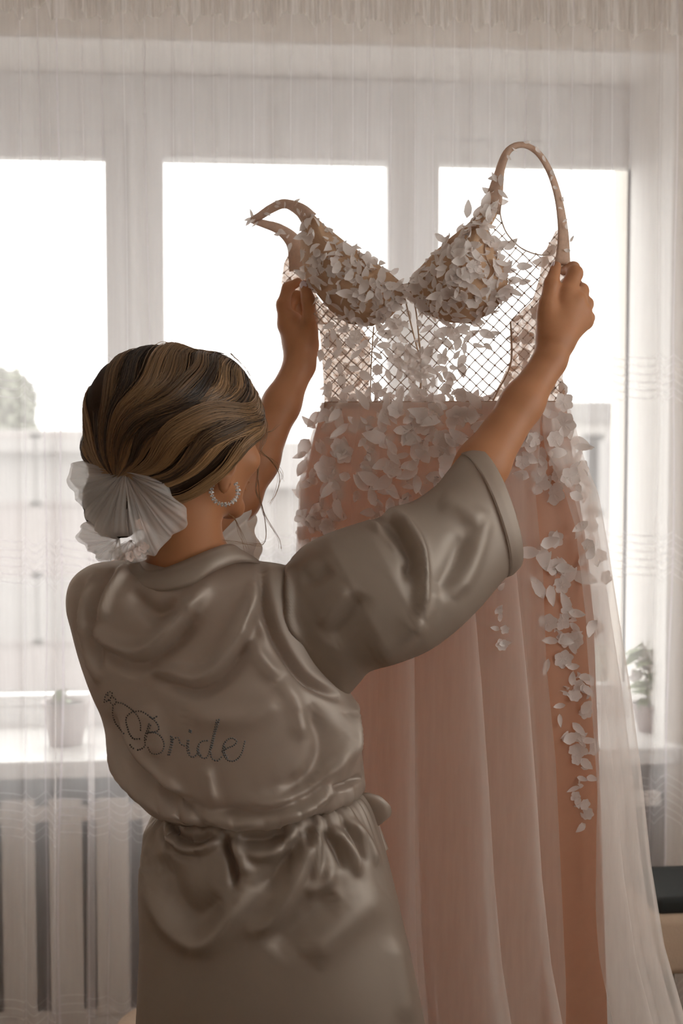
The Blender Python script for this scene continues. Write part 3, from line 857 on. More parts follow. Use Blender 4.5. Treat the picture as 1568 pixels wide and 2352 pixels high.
# edges of the cups, the neckline and the straps
for path, n, sz in (([(704, 640), (730, 675), (760, 708), (800, 734), (855, 738), (895, 720), (920, 690)], 18, 30), ([(952, 690), (975, 710), (1020, 730), (1080, 734), (1125, 710), (1152, 680), (1156, 640), (1140, 590)], 20, 30), ([(716, 492), (790, 556), (890, 625), (928, 660)], 13, 26), ([(1140, 462), (1070, 520), (990, 590), (940, 650)], 15, 28),
                    ([(1152, 400), (1140, 440), (1120, 490), (1085, 520)], 12, 30), ([(1160, 360), (1200, 333), (1240, 355), (1275, 430), (1292, 500), (1303, 580)], 14, 15),
                    ([(700, 490), (655, 466), (610, 488)], 8, 20), ([(640, 530), (675, 560)], 4, 22), ([(945, 668), (955, 740), (968, 815)], 5, 22), ([(925, 675), (942, 745), (962, 815)], 5, 22)):
    for p in smooth_path(path, n):
        wf = wsR if (p[0] > 1150 and p[1] < 600) else (wsL if p[0] < 705 else (wcl if p[0] < 930 else wcr))
        sew_px(p[0] + rg.normal() * 3, p[1] + rg.normal() * 3, rg.uniform(0, 6.28), sz * rg.uniform(0.8, 1.2), wf, tilt=0.35, lift=0.007 if wf in (wsR, wsL) else 0.002)
for k in range(7):   # tuft at the folded end of the left strap
    sew_px(582 + rg.normal() * 5, 506 + rg.normal() * 4, math.pi + rg.normal() * 0.9, 24, wsL, 3, tilt=0.5)
for (x, y, a, s) in ((1072, 500, 1.4, 42), (1088, 502, 1.0, 34), (1110, 480, 1.3, 40), (1150, 575, 1.9, 36), (1158, 575, 0.7, 38), (1122, 560, 1.8, 34), (1130, 575, 0.5, 40), (1150, 635, 0.9, 44), (1185, 612, 0.0, 36),
                      (1160, 632, 1.2, 36), (1165, 648, 0.3, 34), (1168, 664, -0.5, 36), (1190, 650, 0.2, 28), (1100, 760, -0.4, 40), (1085, 790, -0.3, 28), (1120, 770, 0.3, 28), (1110, 790, -0.5, 24), (1120, 600, 0.2, 30)):
    sew_px(x, y, a, s, wn_, tilt=0.15)
# the vine of the front panel, mirrored about the plunge
for (x, y, a, s) in ((966, 822, 2.45, 40), (966, 822, 0.7, 40), (964, 870, 2.2, 36), (966, 870, 0.9, 36), (964, 905, 2.4, 34), (967, 905, 0.8, 34), (905, 770, 3.0, 40), (900, 790, -0.7, 40), (880, 765, 2.2, 34), (930, 790, -1.0, 34),
                      (1000, 770, 0.3, 40), (1015, 775, -0.9, 40), (1040, 765, 0.6, 34), (990, 800, -1.8, 30)):
    sew_px(x, y, a, s, wn_, tilt=0.12)
MID = [(862, 752), (935, 735), (962, 830), (962, 925), (855, 925)]
MID2 = [(972, 740), (1085, 748), (1078, 800), (1062, 850), (1072, 925), (972, 925), (972, 830)]
scatter(MID, 34, 30, wn_, 15, 0.2, 0.12); scatter(MID2, 36, 30, wn_, 15, 0.2, 0.12)
scatter([(745, 898), (1125, 902), (1125, 940), (740, 940)], 40, 32, wn_, 14, 0.2, 0.15, ang=1.5)
scatter([(738, 790), (850, 800), (848, 900), (745, 900)], 10, 34, wn_, 26, 0.1, 0.12)
scatter([(742, 745), (750, 800), (860, 800), (810, 758), (765, 735)], 8, 30, wn_, 22, 0.1, 0.12)
scatter(shrink(BACK_R, 0.9), 30, 34, lambda u, v: w_back(u, v) - 0.002, 26, 0.15, 0.1)
scatter(shrink(BACK_L, 0.9), 14, 34, lambda u, v: w_back(u, v) - 0.002, 26, 0.15, 0.1)

# lace on the skirt: each piece sits on the outer tulle
FRONT = np.vstack([GA.reshape(-1, 3), GB.reshape(-1, 3), GLIN.reshape(-1, 3)])
def grid_normals(Gx):
    a = np.gradient(Gx, axis=1); b = np.gradient(Gx, axis=0); n = np.cross(a, b); n /= np.linalg.norm(n, axis=-1)[..., None] + 1e-12
    n[(n @ DW) < 0] *= -1
    return n
FN = np.vstack([grid_normals(GA).reshape(-1, 3), grid_normals(GB).reshape(-1, 3), grid_normals(GLIN).reshape(-1, 3)])
m_ = ((FRONT - DO) @ DW) > -0.07
FRONT, FN = FRONT[m_], FN[m_]; FPX_ = to_px(FRONT)
kd = KDTree(len(FRONT))
for i, p in enumerate(FPX_): kd.insert((p[0], p[1], 0), i)
kd.balance()
def sew_skirt(px, py, ang, size_px, kind=None, tilt=0.2):
    hits = kd.find_n((px, py, 0), 6)
    i = min(hits, key=lambda h: FRONT[h[1]][1])[1]
    if kind is None: kind = int(rg.integers(0, len(LEAVES)))
    n = FN[i] * 0.35 + DW * 0.65
    sew(FRONT[i], n, ang, size_px * 0.00075, kind, tilt=tilt, lift=0.003)
def scatter_skirt(poly_px, n, size, mind, bl=0.2, ang=None, tilt=0.2):
    poly = np.asarray(poly_px, float); lo, hi = poly.min(0), poly.max(0); got = []
    for _ in range(9000):
        if len(got) >= n: break
        p = lo + (hi - lo) * rg.random(2)
        if not inside(poly, p[None])[0] or (got and np.min(np.linalg.norm(np.array(got) - p, axis=1)) < mind): continue
        got.append(p)
        kd_ = len(LEAVES) + int(rg.integers(0, 2)) if rg.random() < bl else None
        sew_skirt(p[0], p[1], rg.uniform(0, 6.28) if ang is None else ang + rg.normal() * 0.6, size * rg.uniform(0.75, 1.3), kd_, tilt)
scatter_skirt([(738, 935), (812, 935), (800, 1010), (785, 1090), (770, 1180), (752, 1250), (688, 1250), (694, 1100), (712, 1000)], 62, 46, 17)
scatter_skirt([(838, 935), (1110, 935), (1090, 985), (1020, 1060), (960, 1130), (900, 1180), (850, 1190), (830, 1110), (845, 1020)], 95, 46, 18)
scatter_skirt([(1195, 925), (1300, 910), (1322, 1010), (1335, 1085), (1290, 1150), (1240, 1130), (1185, 1080)], 44, 44, 18)
for path, n, sz, spread in (([(1320, 1060), (1335, 1110), (1350, 1160), (1358, 1220), (1368, 1270), (1385, 1320)], 20, 36, 9),
                            ([(1262, 1245), (1285, 1300), (1300, 1350), (1308, 1400)], 26, 48, 26), ([(1308, 1400), (1300, 1450), (1312, 1500), (1328, 1550)], 22, 40, 20),
                            ([(1328, 1550), (1326, 1610), (1332, 1670), (1340, 1730)], 22, 36, 14), ([(1340, 1730), (1345, 1780), (1346, 1830), (1350, 1890)], 16, 28, 10),
                            ([(1135, 1370), (1140, 1430), (1138, 1490)], 8, 26, 6), ([(845, 960), (835, 1040), (825, 1120)], 8, 26, 5)):
    for p in smooth_path(path, n):
        q = p + rg.normal(size=2) * spread
        sew_skirt(q[0], q[1], rg.uniform(0, 6.28), sz * rg.uniform(0.75, 1.25), len(LEAVES) + int(rg.integers(0, 2)) if rg.random() < 0.2 else None)

# the 300 largest in the picture become parts of their own, the rest one joined part
lace_items.sort(key=lambda q: -q[0] * (0.75 if q[1] < len(LEAVES) else 1.0))
rest = MB(); nl = nb = 0
for size, kind, Rm, P in lace_items:
    leafy = kind < len(LEAVES)
    if (leafy and nl < 240) or (not leafy and nb < 60):
        me = LEAF_ME[kind]
        o = bpy.data.objects.new('lace_leaf' if leafy else 'lace_blossom', me); COL.objects.link(o); o.parent = dress.o
        M4 = np.eye(4); M4[:3, :3] = Rm * size; M4[:3, 3] = dress.loc(P)
        o.matrix_local = Matrix(M4.tolist())
        nl += leafy; nb += (not leafy)
    else:
        V, Fc = SHAPES[kind]; rest.add(V @ (Rm * size).T + dress.loc(P), Fc)
if rest.n: tag(obj('lace_sprigs', rest, MATS['lace'], dress.o), kind='stuff')
# ------------------------------------------------------------------ distance-field meshing for the body
def smin(a, b, k):
    h = np.clip(0.5 + 0.5 * (b - a) / k, 0, 1)
    return b * (1 - h) + a * h - k * h * (1 - h)
def cone(p, a, b, ra, rb):
    a = np.asarray(a, float); b = np.asarray(b, float); ba = b - a
    t = np.clip(((p - a) @ ba) / (ba @ ba + 1e-12), 0, 1)
    return np.linalg.norm(p - a - t[..., None] * ba, axis=-1) - (ra + (rb - ra) * t)
def ellip(p, c, axes, r):
    """axes: rows = unit axes"""
    q = (p - np.asarray(c)) @ np.asarray(axes, float).T
    r = np.asarray(r, float)
    k0 = np.linalg.norm(q / r, axis=-1); k1 = np.linalg.norm(q / (r * r), axis=-1)
    return k0 * (k0 - 1) / (k1 + 1e-9)
def chain(p, pts, rad, k=0.006):
    d = None
    for i in range(len(pts) - 1):
        c = cone(p, pts[i], pts[i + 1], rad[i], rad[i + 1])
        d = c if d is None else smin(d, c, k)
    return d

def surface_nets(fn, lo, hi, h, nblk=14):
    """sparse naive surface nets: returns vertices, quads"""
    lo = np.asarray(lo, float); hi = np.asarray(hi, float)
    nb = np.ceil((hi - lo) / (h * nblk)).astype(int)
    I = np.stack(np.meshgrid(*[np.arange(k) for k in nb], indexing='ij'), -1).reshape(-1, 3)
    C = lo + (I + 0.5) * nblk * h
    d = fn(C)
    I = I[np.abs(d) < nblk * h * 1.25]
    keysV, posV, quads = [], [], []
    m = nblk + 2
    loc = np.stack(np.meshgrid(np.arange(-1, nblk + 1), np.arange(-1, nblk + 1), np.arange(-1, nblk + 1), indexing='ij'), -1)
    BIG = 1 << 20
    def key(ijk): return (ijk[..., 0] + 8) * BIG * BIG + (ijk[..., 1] + 8) * BIG + (ijk[..., 2] + 8)
    for b in I:
        base = b * nblk
        gi = base + loc
        val = fn((lo + gi * h).reshape(-1, 3)).reshape(m, m, m)
        s = val < 0
        if s.all() or not s.any(): continue
        c8 = [val[i:m - 1 + i, j:m - 1 + j, k:m - 1 + k] for i in (0, 1) for j in (0, 1) for k in (0, 1)]
        offs = [np.array((i, j, k)) for i in (0, 1) for j in (0, 1) for k in (0, 1)]
        sg = np.stack([c < 0 for c in c8])
        act = sg.any(0) & ~sg.all(0)
        if not act.any(): continue
        ai = np.argwhere(act)
        vals = np.stack([c[act] for c in c8], 1)
        acc = np.zeros((len(ai), 3)); cnt = np.zeros(len(ai))
        for e0 in range(8):
            for e1 in range(e0 + 1, 8):
                if np.abs(offs[e0] - offs[e1]).sum() != 1: continue
                v0, v1 = vals[:, e0], vals[:, e1]
                cr = (v0 < 0) != (v1 < 0)
                t = np.where(cr, v0 / np.where(cr, v0 - v1, 1), 0)
                acc += np.where(cr[:, None], offs[e0] + t[:, None] * (offs[e1] - offs[e0]), 0); cnt += cr
        cell = base - 1 + ai
        keysV.append(key(cell)); posV.append(lo + (cell + acc / cnt[:, None]) * h)
        for ax in range(3):
            sl0 = [slice(1, m - 1)] * 3; sl1 = [slice(1, m - 1)] * 3; sl1[ax] = slice(2, m)
            if True:
                A = s[tuple(sl0)]; B = s[tuple(sl1)]
            ed = np.argwhere(A != B)
            if not len(ed): continue
            flip = A[tuple(ed.T)]
            g = base + ed                       # global corner index
            o1, o2 = [k for k in range(3) if k != ax]
            e1 = np.eye(3, dtype=int)[o1]; e2 = np.eye(3, dtype=int)[o2]
            q = np.stack([key(g - e1 - e2), key(g - e2), key(g), key(g - e1)], 1)
            if ax == 1: flip = ~flip
            q[~flip] = q[~flip][:, ::-1]
            quads.append(q)
    K = np.concatenate(keysV); P = np.vstack(posV); Q = np.vstack(quads)
    uk, ui = np.unique(K, return_index=True)
    idx = np.searchsorted(uk, Q)
    idx = np.clip(idx, 0, len(uk) - 1)
    ok = (uk[idx] == Q).all(1)
    return P[ui], idx[ok].astype(np.int32)

# ------------------------------------------------------------------ person materials
def skin_mat():
    m, nt, out = new_mat('skin')
    p = nt.nodes.new('ShaderNodeBsdfPrincipled')
    col, fac = noise_color(nt, (0.40, 0.175, 0.082), 0.07, 30)
    nt.links.new(col, p.inputs['Base Color'])
    p.inputs['Roughness'].default_value = 0.48
    p.inputs['Subsurface Weight'].default_value = 0.15
    p.inputs['Specular IOR Level'].default_value = 0.3
    p.inputs['Subsurface Radius'].default_value = (0.012, 0.004, 0.002)
    p.inputs['Subsurface Scale'].default_value = 0.6
    b = nt.nodes.new('ShaderNodeBump'); b.inputs['Strength'].default_value = 0.08; b.inputs['Distance'].default_value = 0.001
    _, f2 = noise_color(nt, (1, 1, 1), 0, 400)
    nt.links.new(f2, b.inputs['Height']); nt.links.new(b.outputs[0], p.inputs['Normal'])
    nt.links.new(p.outputs[0], out.inputs[0])
skin_mat()
principled('nail', (0.62, 0.52, 0.55), 0.2, 0.02, 30)
def satin_mat():
    m, nt, out = new_mat('satin')
    L = nt.links.new
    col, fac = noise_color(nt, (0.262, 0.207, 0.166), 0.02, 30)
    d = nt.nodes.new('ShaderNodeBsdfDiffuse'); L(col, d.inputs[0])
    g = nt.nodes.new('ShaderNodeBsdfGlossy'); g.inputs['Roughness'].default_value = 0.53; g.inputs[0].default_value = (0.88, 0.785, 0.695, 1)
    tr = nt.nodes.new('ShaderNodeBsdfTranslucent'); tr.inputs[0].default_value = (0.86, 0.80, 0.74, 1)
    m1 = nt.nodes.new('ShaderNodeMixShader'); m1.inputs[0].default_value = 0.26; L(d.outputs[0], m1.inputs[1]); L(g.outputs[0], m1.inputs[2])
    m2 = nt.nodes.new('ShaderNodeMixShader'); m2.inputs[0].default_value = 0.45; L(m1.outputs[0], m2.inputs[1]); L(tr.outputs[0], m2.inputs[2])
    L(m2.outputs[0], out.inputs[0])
satin_mat()
sheer('satin_thin', (0.80, 0.74, 0.68), 0.97, 0.35, gloss=0.08)
principled('stone', (0.055, 0.05, 0.045), 0.3, 0.5, 300)
principled('crystal', (0.80, 0.78, 0.76), 0.08, 0.2, 300, Transmission_Weight=0.5)
principled('eye_white', (0.8, 0.78, 0.76), 0.2, 0.02, 30)
sheer('scrunchie_tulle', (0.84, 0.79, 0.76), 0.36, 0.45)
principled('hair_flower', (0.80, 0.68, 0.64), 0.7, 0.05, 60)
def hair_mat():
    m, nt, out = new_mat('hair')
    p = nt.nodes.new('ShaderNodeBsdfPrincipled')
    at_ = nt.nodes.new('ShaderNodeAttribute'); at_.attribute_name = 'strand_tint'
    mx = nt.nodes.new('ShaderNodeMix'); mx.data_type = 'RGBA'
    mx.inputs[6].default_value = (0.035, 0.018, 0.010, 1); mx.inputs[7].default_value = (0.44, 0.25, 0.115, 1)
    nt.links.new(at_.outputs['Fac'], mx.inputs[0]); nt.links.new(mx.outputs[2], p.inputs['Base Color'])
    p.inputs['Roughness'].default_value = 0.38
    p.inputs['Specular IOR Level'].default_value = 0.6
    nt.links.new(p.outputs[0], out.inputs[0])
hair_mat()
principled('hair_base', (0.035, 0.020, 0.012), 0.95, 0.3, 60, Specular_IOR_Level=0.1)

# ------------------------------------------------------------------ pose (F frame)
YT_ = 2.15
HC_ = at(450, 1010, 2.14)
TH = R(48)
hf0 = np.array([math.sin(TH), math.cos(TH), 0]); hr = np.array([math.cos(TH), -math.sin(TH), 0]); tiltd = R(6)
hf = hf0 * math.cos(tiltd) - np.array([0, 0, math.sin(tiltd)]); hz = hf0 * math.sin(tiltd) + np.array([0, 0, math.cos(tiltd)])
HAX = np.stack([hf, hr, hz])
def hp(f, r, z): return HC_ + f * hf + r * hr + z * hz
PB = np.array([at(600, 1900, YT_)[0], YT_, 0.0])
person = Frame('person', PB)
tag(person.o, 'woman in a white satin robe seen from behind, arms raised to hold up the dress', 'person')

SHR, ELR, WRR = at(600, 1395, 2.165), at(1045, 1165, 2.21), at(1262, 828, 2.32)
SHL, ELL, WRL = at(240, 1380, 2.20), at(545, 1145, 2.40), at(688, 838, 2.49)

def far(p, c, r):
    m = p.mean(0); return np.linalg.norm(m - c) - np.abs(p - m).max() * 1.75 > r
def hand_l(p):
    if far(p, at(690, 745, 2.51), 0.14): return np.full(len(p), 9.0)
    A = lambda x, y, Y: at(x, y, Y)
    d = cone(p, WRL, A(690, 792, 2.50), 0.0265, 0.0285)
    d = smin(d, cone(p, A(690, 795, 2.50), A(668, 745, 2.505), 0.027, 0.024), 0.016)
    d = smin(d, cone(p, A(694, 790, 2.495), A(708, 760, 2.485), 0.024, 0.0165), 0.014)
    d = smin(d, cone(p, A(690, 780, 2.52), A(682, 755, 2.53), 0.02, 0.016), 0.014)
    th_ = chain(p, [A(706, 772, 2.485), A(712, 732, 2.472), A(708, 690, 2.462), A(699, 655, 2.466)], [0.0165, 0.0135, 0.0118, 0.0092])
    ix = chain(p, [A(658, 745, 2.50), A(650, 700, 2.50), A(660, 662, 2.512), A(684, 648, 2.512)], [0.0155, 0.0120, 0.0098, 0.0082])
    md = chain(p, [A(662, 748, 2.518), A(660, 700, 2.53), A(680, 680, 2.54), A(700, 682, 2.535)], [0.014, 0.0115, 0.0098, 0.008])
    rn = chain(p, [A(670, 757, 2.53), A(672, 712, 2.548), A(692, 700, 2.555), A(708, 706, 2.545)], [0.0135, 0.011, 0.0092, 0.008])
    pk = chain(p, [A(684, 768, 2.535), A(690, 732, 2.552), A(706, 724, 2.558), A(718, 730, 2.548)], [0.0125, 0.0098, 0.0085, 0.007])
    for g, k in ((th_, 0.007), (ix, 0.006), (md, 0.004), (rn, 0.004), (pk, 0.004)): d = smin(d, g, k)
    return d
def hand_r(p):
    if far(p, at(1300, 710, 2.38), 0.14): return np.full(len(p), 9.0)
    A = lambda x, y, Y: at(x, y, Y)
    heel = A(1280, 782, 2.335)
    d = cone(p, WRR, heel, 0.0265, 0.028)
    for q, r0, r1 in ((A(1300, 672, 2.352), 0.024, 0.0165), (A(1322, 692, 2.352), 0.025, 0.0165), (A(1336, 716, 2.358), 0.024, 0.0155), (A(1342, 738, 2.365), 0.022, 0.0145)):
        d = smin(d, cone(p, heel, q, r0, r1), 0.010)
    d = smin(d, cone(p, A(1262, 775, 2.33), A(1256, 722, 2.335), 0.022, 0.0175), 0.016)
    th_ = chain(p, [A(1258, 740, 2.335), A(1257, 700, 2.335), A(1266, 652, 2.345), A(1277, 612, 2.358)], [0.0165, 0.0142, 0.0122, 0.0088])
    ix = chain(p, [A(1302, 672, 2.352), A(1320, 628, 2.365), A(1316, 616, 2.40), A(1294, 622, 2.425)], [0.0155, 0.0130, 0.0108, 0.0085])
    md = chain(p, [A(1324, 690, 2.352), A(1334, 668, 2.388), A(1322, 654, 2.425), A(1296, 660, 2.438)], [0.0155, 0.0128, 0.0105, 0.0085])
    rn = chain(p, [A(1338, 714, 2.358), A(1346, 698, 2.395), A(1330, 692, 2.432), A(1304, 698, 2.442)], [0.0145, 0.0118, 0.010, 0.008])
    pk = chain(p, [A(1344, 737, 2.366), A(1350, 730, 2.40), A(1334, 728, 2.43), A(1312, 732, 2.44)], [0.0135, 0.0108, 0.009, 0.0075])
    for g, k in ((ix, 0.005), (md, 0.005), (rn, 0.005), (pk, 0.005), (th_, 0.006)): d = smin(d, g, k)
    return d
def head(p):
    if far(p, HC_, 0.20): return np.full(len(p), 9.0)
    d = ellip(p, hp(-0.006, 0, 0.028), HAX, (0.097, 0.076, 0.088))
    d = smin(d, ellip(p, hp(0.030, 0, -0.035), HAX, (0.062, 0.060, 0.072)), 0.03)            # face
    d = smin(d, cone(p, hp(0.004, 0.054, -0.062), hp(0.072, 0.014, -0.098), 0.014, 0.013), 0.022)   # jaw, both sides
    d = smin(d, cone(p, hp(0.004, -0.054, -0.062), hp(0.072, -0.014, -0.098), 0.014, 0.013), 0.022)
    d = smin(d, ellip(p, hp(0.078, 0, -0.097), HAX, (0.016, 0.020, 0.015)), 0.014)            # chin
    for s in (1, -1):
        d = smin(d, ellip(p, hp(0.068, 0.040 * s, -0.024), HAX, (0.020, 0.020, 0.018)), 0.02)   # cheekbone
    d = smin(d, cone(p, hp(0.092, 0, 0.010), hp(0.112, 0, -0.026), 0.007, 0.010), 0.010)        # nose
    for s in (1, -1): d = smin(d, ellip(p, hp(0.102, 0.010 * s, -0.030), HAX, (0.009, 0.007, 0.007)), 0.006)
    d = smin(d, cone(p, hp(0.088, 0.035, 0.020), hp(0.088, -0.035, 0.020), 0.008, 0.008), 0.014)  # brow
    for s in (1, -1): d = np.maximum(d, -ellip(p, hp(0.098, 0.031 * s, 0.002), HAX, (0.014, 0.017, 0.010)))
    d = smin(d, ellip(p, hp(0.092, 0, -0.056), HAX, (0.010, 0.020, 0.005)), 0.006)              # lips
    d = smin(d, ellip(p, hp(0.089, 0, -0.067), HAX, (0.010, 0.017, 0.006)), 0.006)
    for s in (1, -1):   # ears: rim, bowl and lobe
        e = hp(-0.004, 0.079 * s, -0.036)
        ax = np.stack([hf * 0.9 + hr * s * 0.43, hr * s * 0.9 - hf * 0.43, hz]); ax /= np.linalg.norm(ax, axis=1)[:, None]
        er = ellip(p, e + ax[1] * 0.006, ax, (0.019, 0.0075, 0.031))
        er = np.maximum(er, -ellip(p, e + ax[1] * 0.0135 + hf * 0.004 + hz * 0.004, ax, (0.0115, 0.006, 0.019)))
        er = smin(er, ellip(p, e + ax[1] * 0.005 - hz * 0.031 + hf * 0.002, ax, (0.0095, 0.0055, 0.0125)), 0.006)
        d = smin(d, er, 0.005)
    return d
NK0, NK1 = at(430, 1345, 2.155), hp(-0.022, 0, -0.075)
HIPC = at(612, 2020, 2.17)
def body(p):
    d = head(p)
    d = smin(d, cone(p, NK0, NK1, 0.064, 0.054), 0.022)
    chest = at(440, 1480, 2.19); waist = at(590, 1850, 2.165)
    ax = np.stack([np.array([math.cos(R(22)), -math.sin(R(22)), 0]), np.array([math.sin(R(22)), math.cos(R(22)), 0]), np.array([0, 0, 1.0])])
    t = ellip(p, chest, ax, (0.135, 0.080, 0.17))
    t = smin(t, ellip(p, waist, ax, (0.110, 0.078, 0.13)), 0.06)
    t = smin(t, ellip(p, HIPC, ax, (0.150, 0.095, 0.14)), 0.06)
    t = smin(t, cone(p, NK0 - np.array([0, 0, 0.03]), SHR, 0.045, 0.038), 0.04)
    t = smin(t, cone(p, NK0 - np.array([0, 0, 0.02]), SHL, 0.05, 0.04), 0.04)
    d = smin(d, t, 0.03)
    # legs stand on the floor
    for s in (-1, 1):
        h_ = HIPC + s * 0.078 * ax[0] + np.array([0, 0, -0.06])
        k_ = np.array([h_[0] * 0.97 + 0.03 * HIPC[0], h_[1] - 0.005, 0.46]); f_ = np.array([k_[0], k_[1] - 0.03, 0.075])
        lg = chain(p, [h_, k_, k_ + np.array([0, -0.015, -0.12]), f_], [0.082, 0.056, 0.055, 0.036], 0.03)
        toe = f_ + ax[1] * 0.16 + np.array([0, 0, -0.052])
        lg = smin(lg, cone(p, f_ - ax[1] * 0.02 + np.array([0, 0, -0.04]), toe, 0.034, 0.023), 0.02)
        d = smin(d, lg, 0.03)
    a = smin(cone(p, SHR, ELR, 0.042, 0.037), chain(p, [ELR, ELR + (WRR - ELR) * 0.28, ELR + (WRR - ELR) * 0.7, WRR], [0.0375, 0.0395, 0.032, 0.0265], 0.02), 0.02)
    d = smin(d, a, 0.025)
    a = smin(cone(p, SHL, ELL, 0.045, 0.037), chain(p, [ELL, ELL + (WRL - ELL) * 0.28, ELL + (WRL - ELL) * 0.7, WRL], [0.0365, 0.038, 0.0305, 0.0265], 0.02), 0.02)
    d = smin(d, a, 0.025)
    d = smin(d, hand_l(p), 0.012); d = smin(d, hand_r(p), 0.012)
    return d
V, Q = surface_nets(body, (-0.62, 1.95, -0.01), (0.46, 2.66, 1.88), 0.0034)
V[:, 2] = np.maximum(V[:, 2], 0.001)
bodyo = obj('body', (person.loc(V), Q), MATS['skin'], person.o)
m = bodyo.modifiers.new('even', 'SMOOTH'); m.factor = 0.5; m.iterations = 3

def blob(c, ax, r, n=10):
    u = np.linspace(-math.pi / 2, math.pi / 2, n); v = np.arange(2 * n) * math.pi / n
    U, Vv = np.meshgrid(u, v, indexing='ij')
    D = np.stack([np.cos(U) * np.cos(Vv) * r[0], np.cos(U) * np.sin(Vv) * r[1], np.sin(U) * r[2]], -1)
    return MB().grid(person.loc(np.asarray(c) + D @ np.asarray(ax)), close_u=True)
for s in (1, -1):
    obj('eye', blob(hp(0.073, 0.030 * s, 0.002), HAX, (0.0115, 0.0115, 0.0115)), MATS['eye_white'], person.o)
def nail(tip, prev, toward, w=0.0062, l=0.0085, shift=0.0072):
    d = tip - prev; d /= np.linalg.norm(d); n = toward - (toward @ d) * d; n /= np.linalg.norm(n); s = np.cross(d, n)
    return obj('fingernail', blob(tip + n * shift - d * 0.002, np.stack([d, s, n]), (l, w, 0.002)), MATS['nail'], person.o)
nail(at(699, 655, 2.466), at(708, 690, 2.462), np.array([-0.25, -1, 0.1]))
nail(at(1277, 612, 2.358), at(1266, 652, 2.345), np.array([-1, -0.35, 0.1]), shift=0.0066)

# ------------------------------------------------------------------ robe
def loft_rings(rows, n, yc=YT_, p=2.3):
    """rows: (pyL, xl, pyR, xr, half depth[, centre distance])"""
    th = np.arange(n) * 2 * math.pi / n
    out = []
    for r in rows:
        c = r[5] if len(r) > 5 else yc
        L = at(r[1], r[0], c); Rr = at(r[3], r[2], c)
        cs, sn = np.cos(th), np.sin(th)
        ex = np.sign(cs) * np.abs(cs) ** (2 / p); ey = np.sign(sn) * np.abs(sn) ** (2 / p)
        P = (L + Rr) / 2 + ex[:, None] * (Rr - L) / 2 + ey[:, None] * np.array([0, -r[4], 0])
        out.append(P)
    return np.array(out)
def resample_rows(rows, n):
    rows = [list(r) + ([YT_] if len(r) == 5 else []) for r in rows]
    return smooth_path(np.array(rows, float) * np.array([1, 1, 1, 1, 2000, 2000]), n) / np.array([1, 1, 1, 1, 2000, 2000])
def closed_normals(Gx):
    a = np.roll(Gx, -1, 1) - np.roll(Gx, 1, 1); b = np.gradient(Gx, axis=0)
    n = np.cross(a, b); return n / (np.linalg.norm(n, axis=-1)[..., None] + 1e-12)
def apply_folds(Gx, folds, out_hint):
    """raise or sink the cloth along drawn fold lines on the side that faces the room"""
    N = closed_normals(Gx)
    c = Gx.mean(1, keepdims=True)
    if np.mean(np.sum(N * (Gx - c), -1)) < 0: N = -N
    view = np.array([0, 0, CAM_Z]) - Gx; view /= np.linalg.norm(view, axis=-1)[..., None]
    fw = np.clip(np.sum(N * view, -1) * 3 + 0.3, 0, 1)
    px = to_px(Gx)
    disp = np.zeros(Gx.shape[:2])
    for path, amp, wd in folds:
        P = smooth_path(path, 40)
        d2 = ((px[:, :, None] - P[None, None]) ** 2).sum(-1)
        k = d2.argmin(-1); d = np.sqrt(d2.min(-1)); t = k / 39.0
        tp = np.clip(np.minimum(t, 1 - t) * 5 + 0.05, 0, 1) ** 0.7
        disp += 1.75 * amp * 0.001 * np.exp(-(d / wd) ** 2) * tp
    return Gx + N * (disp * fw)[..., None]

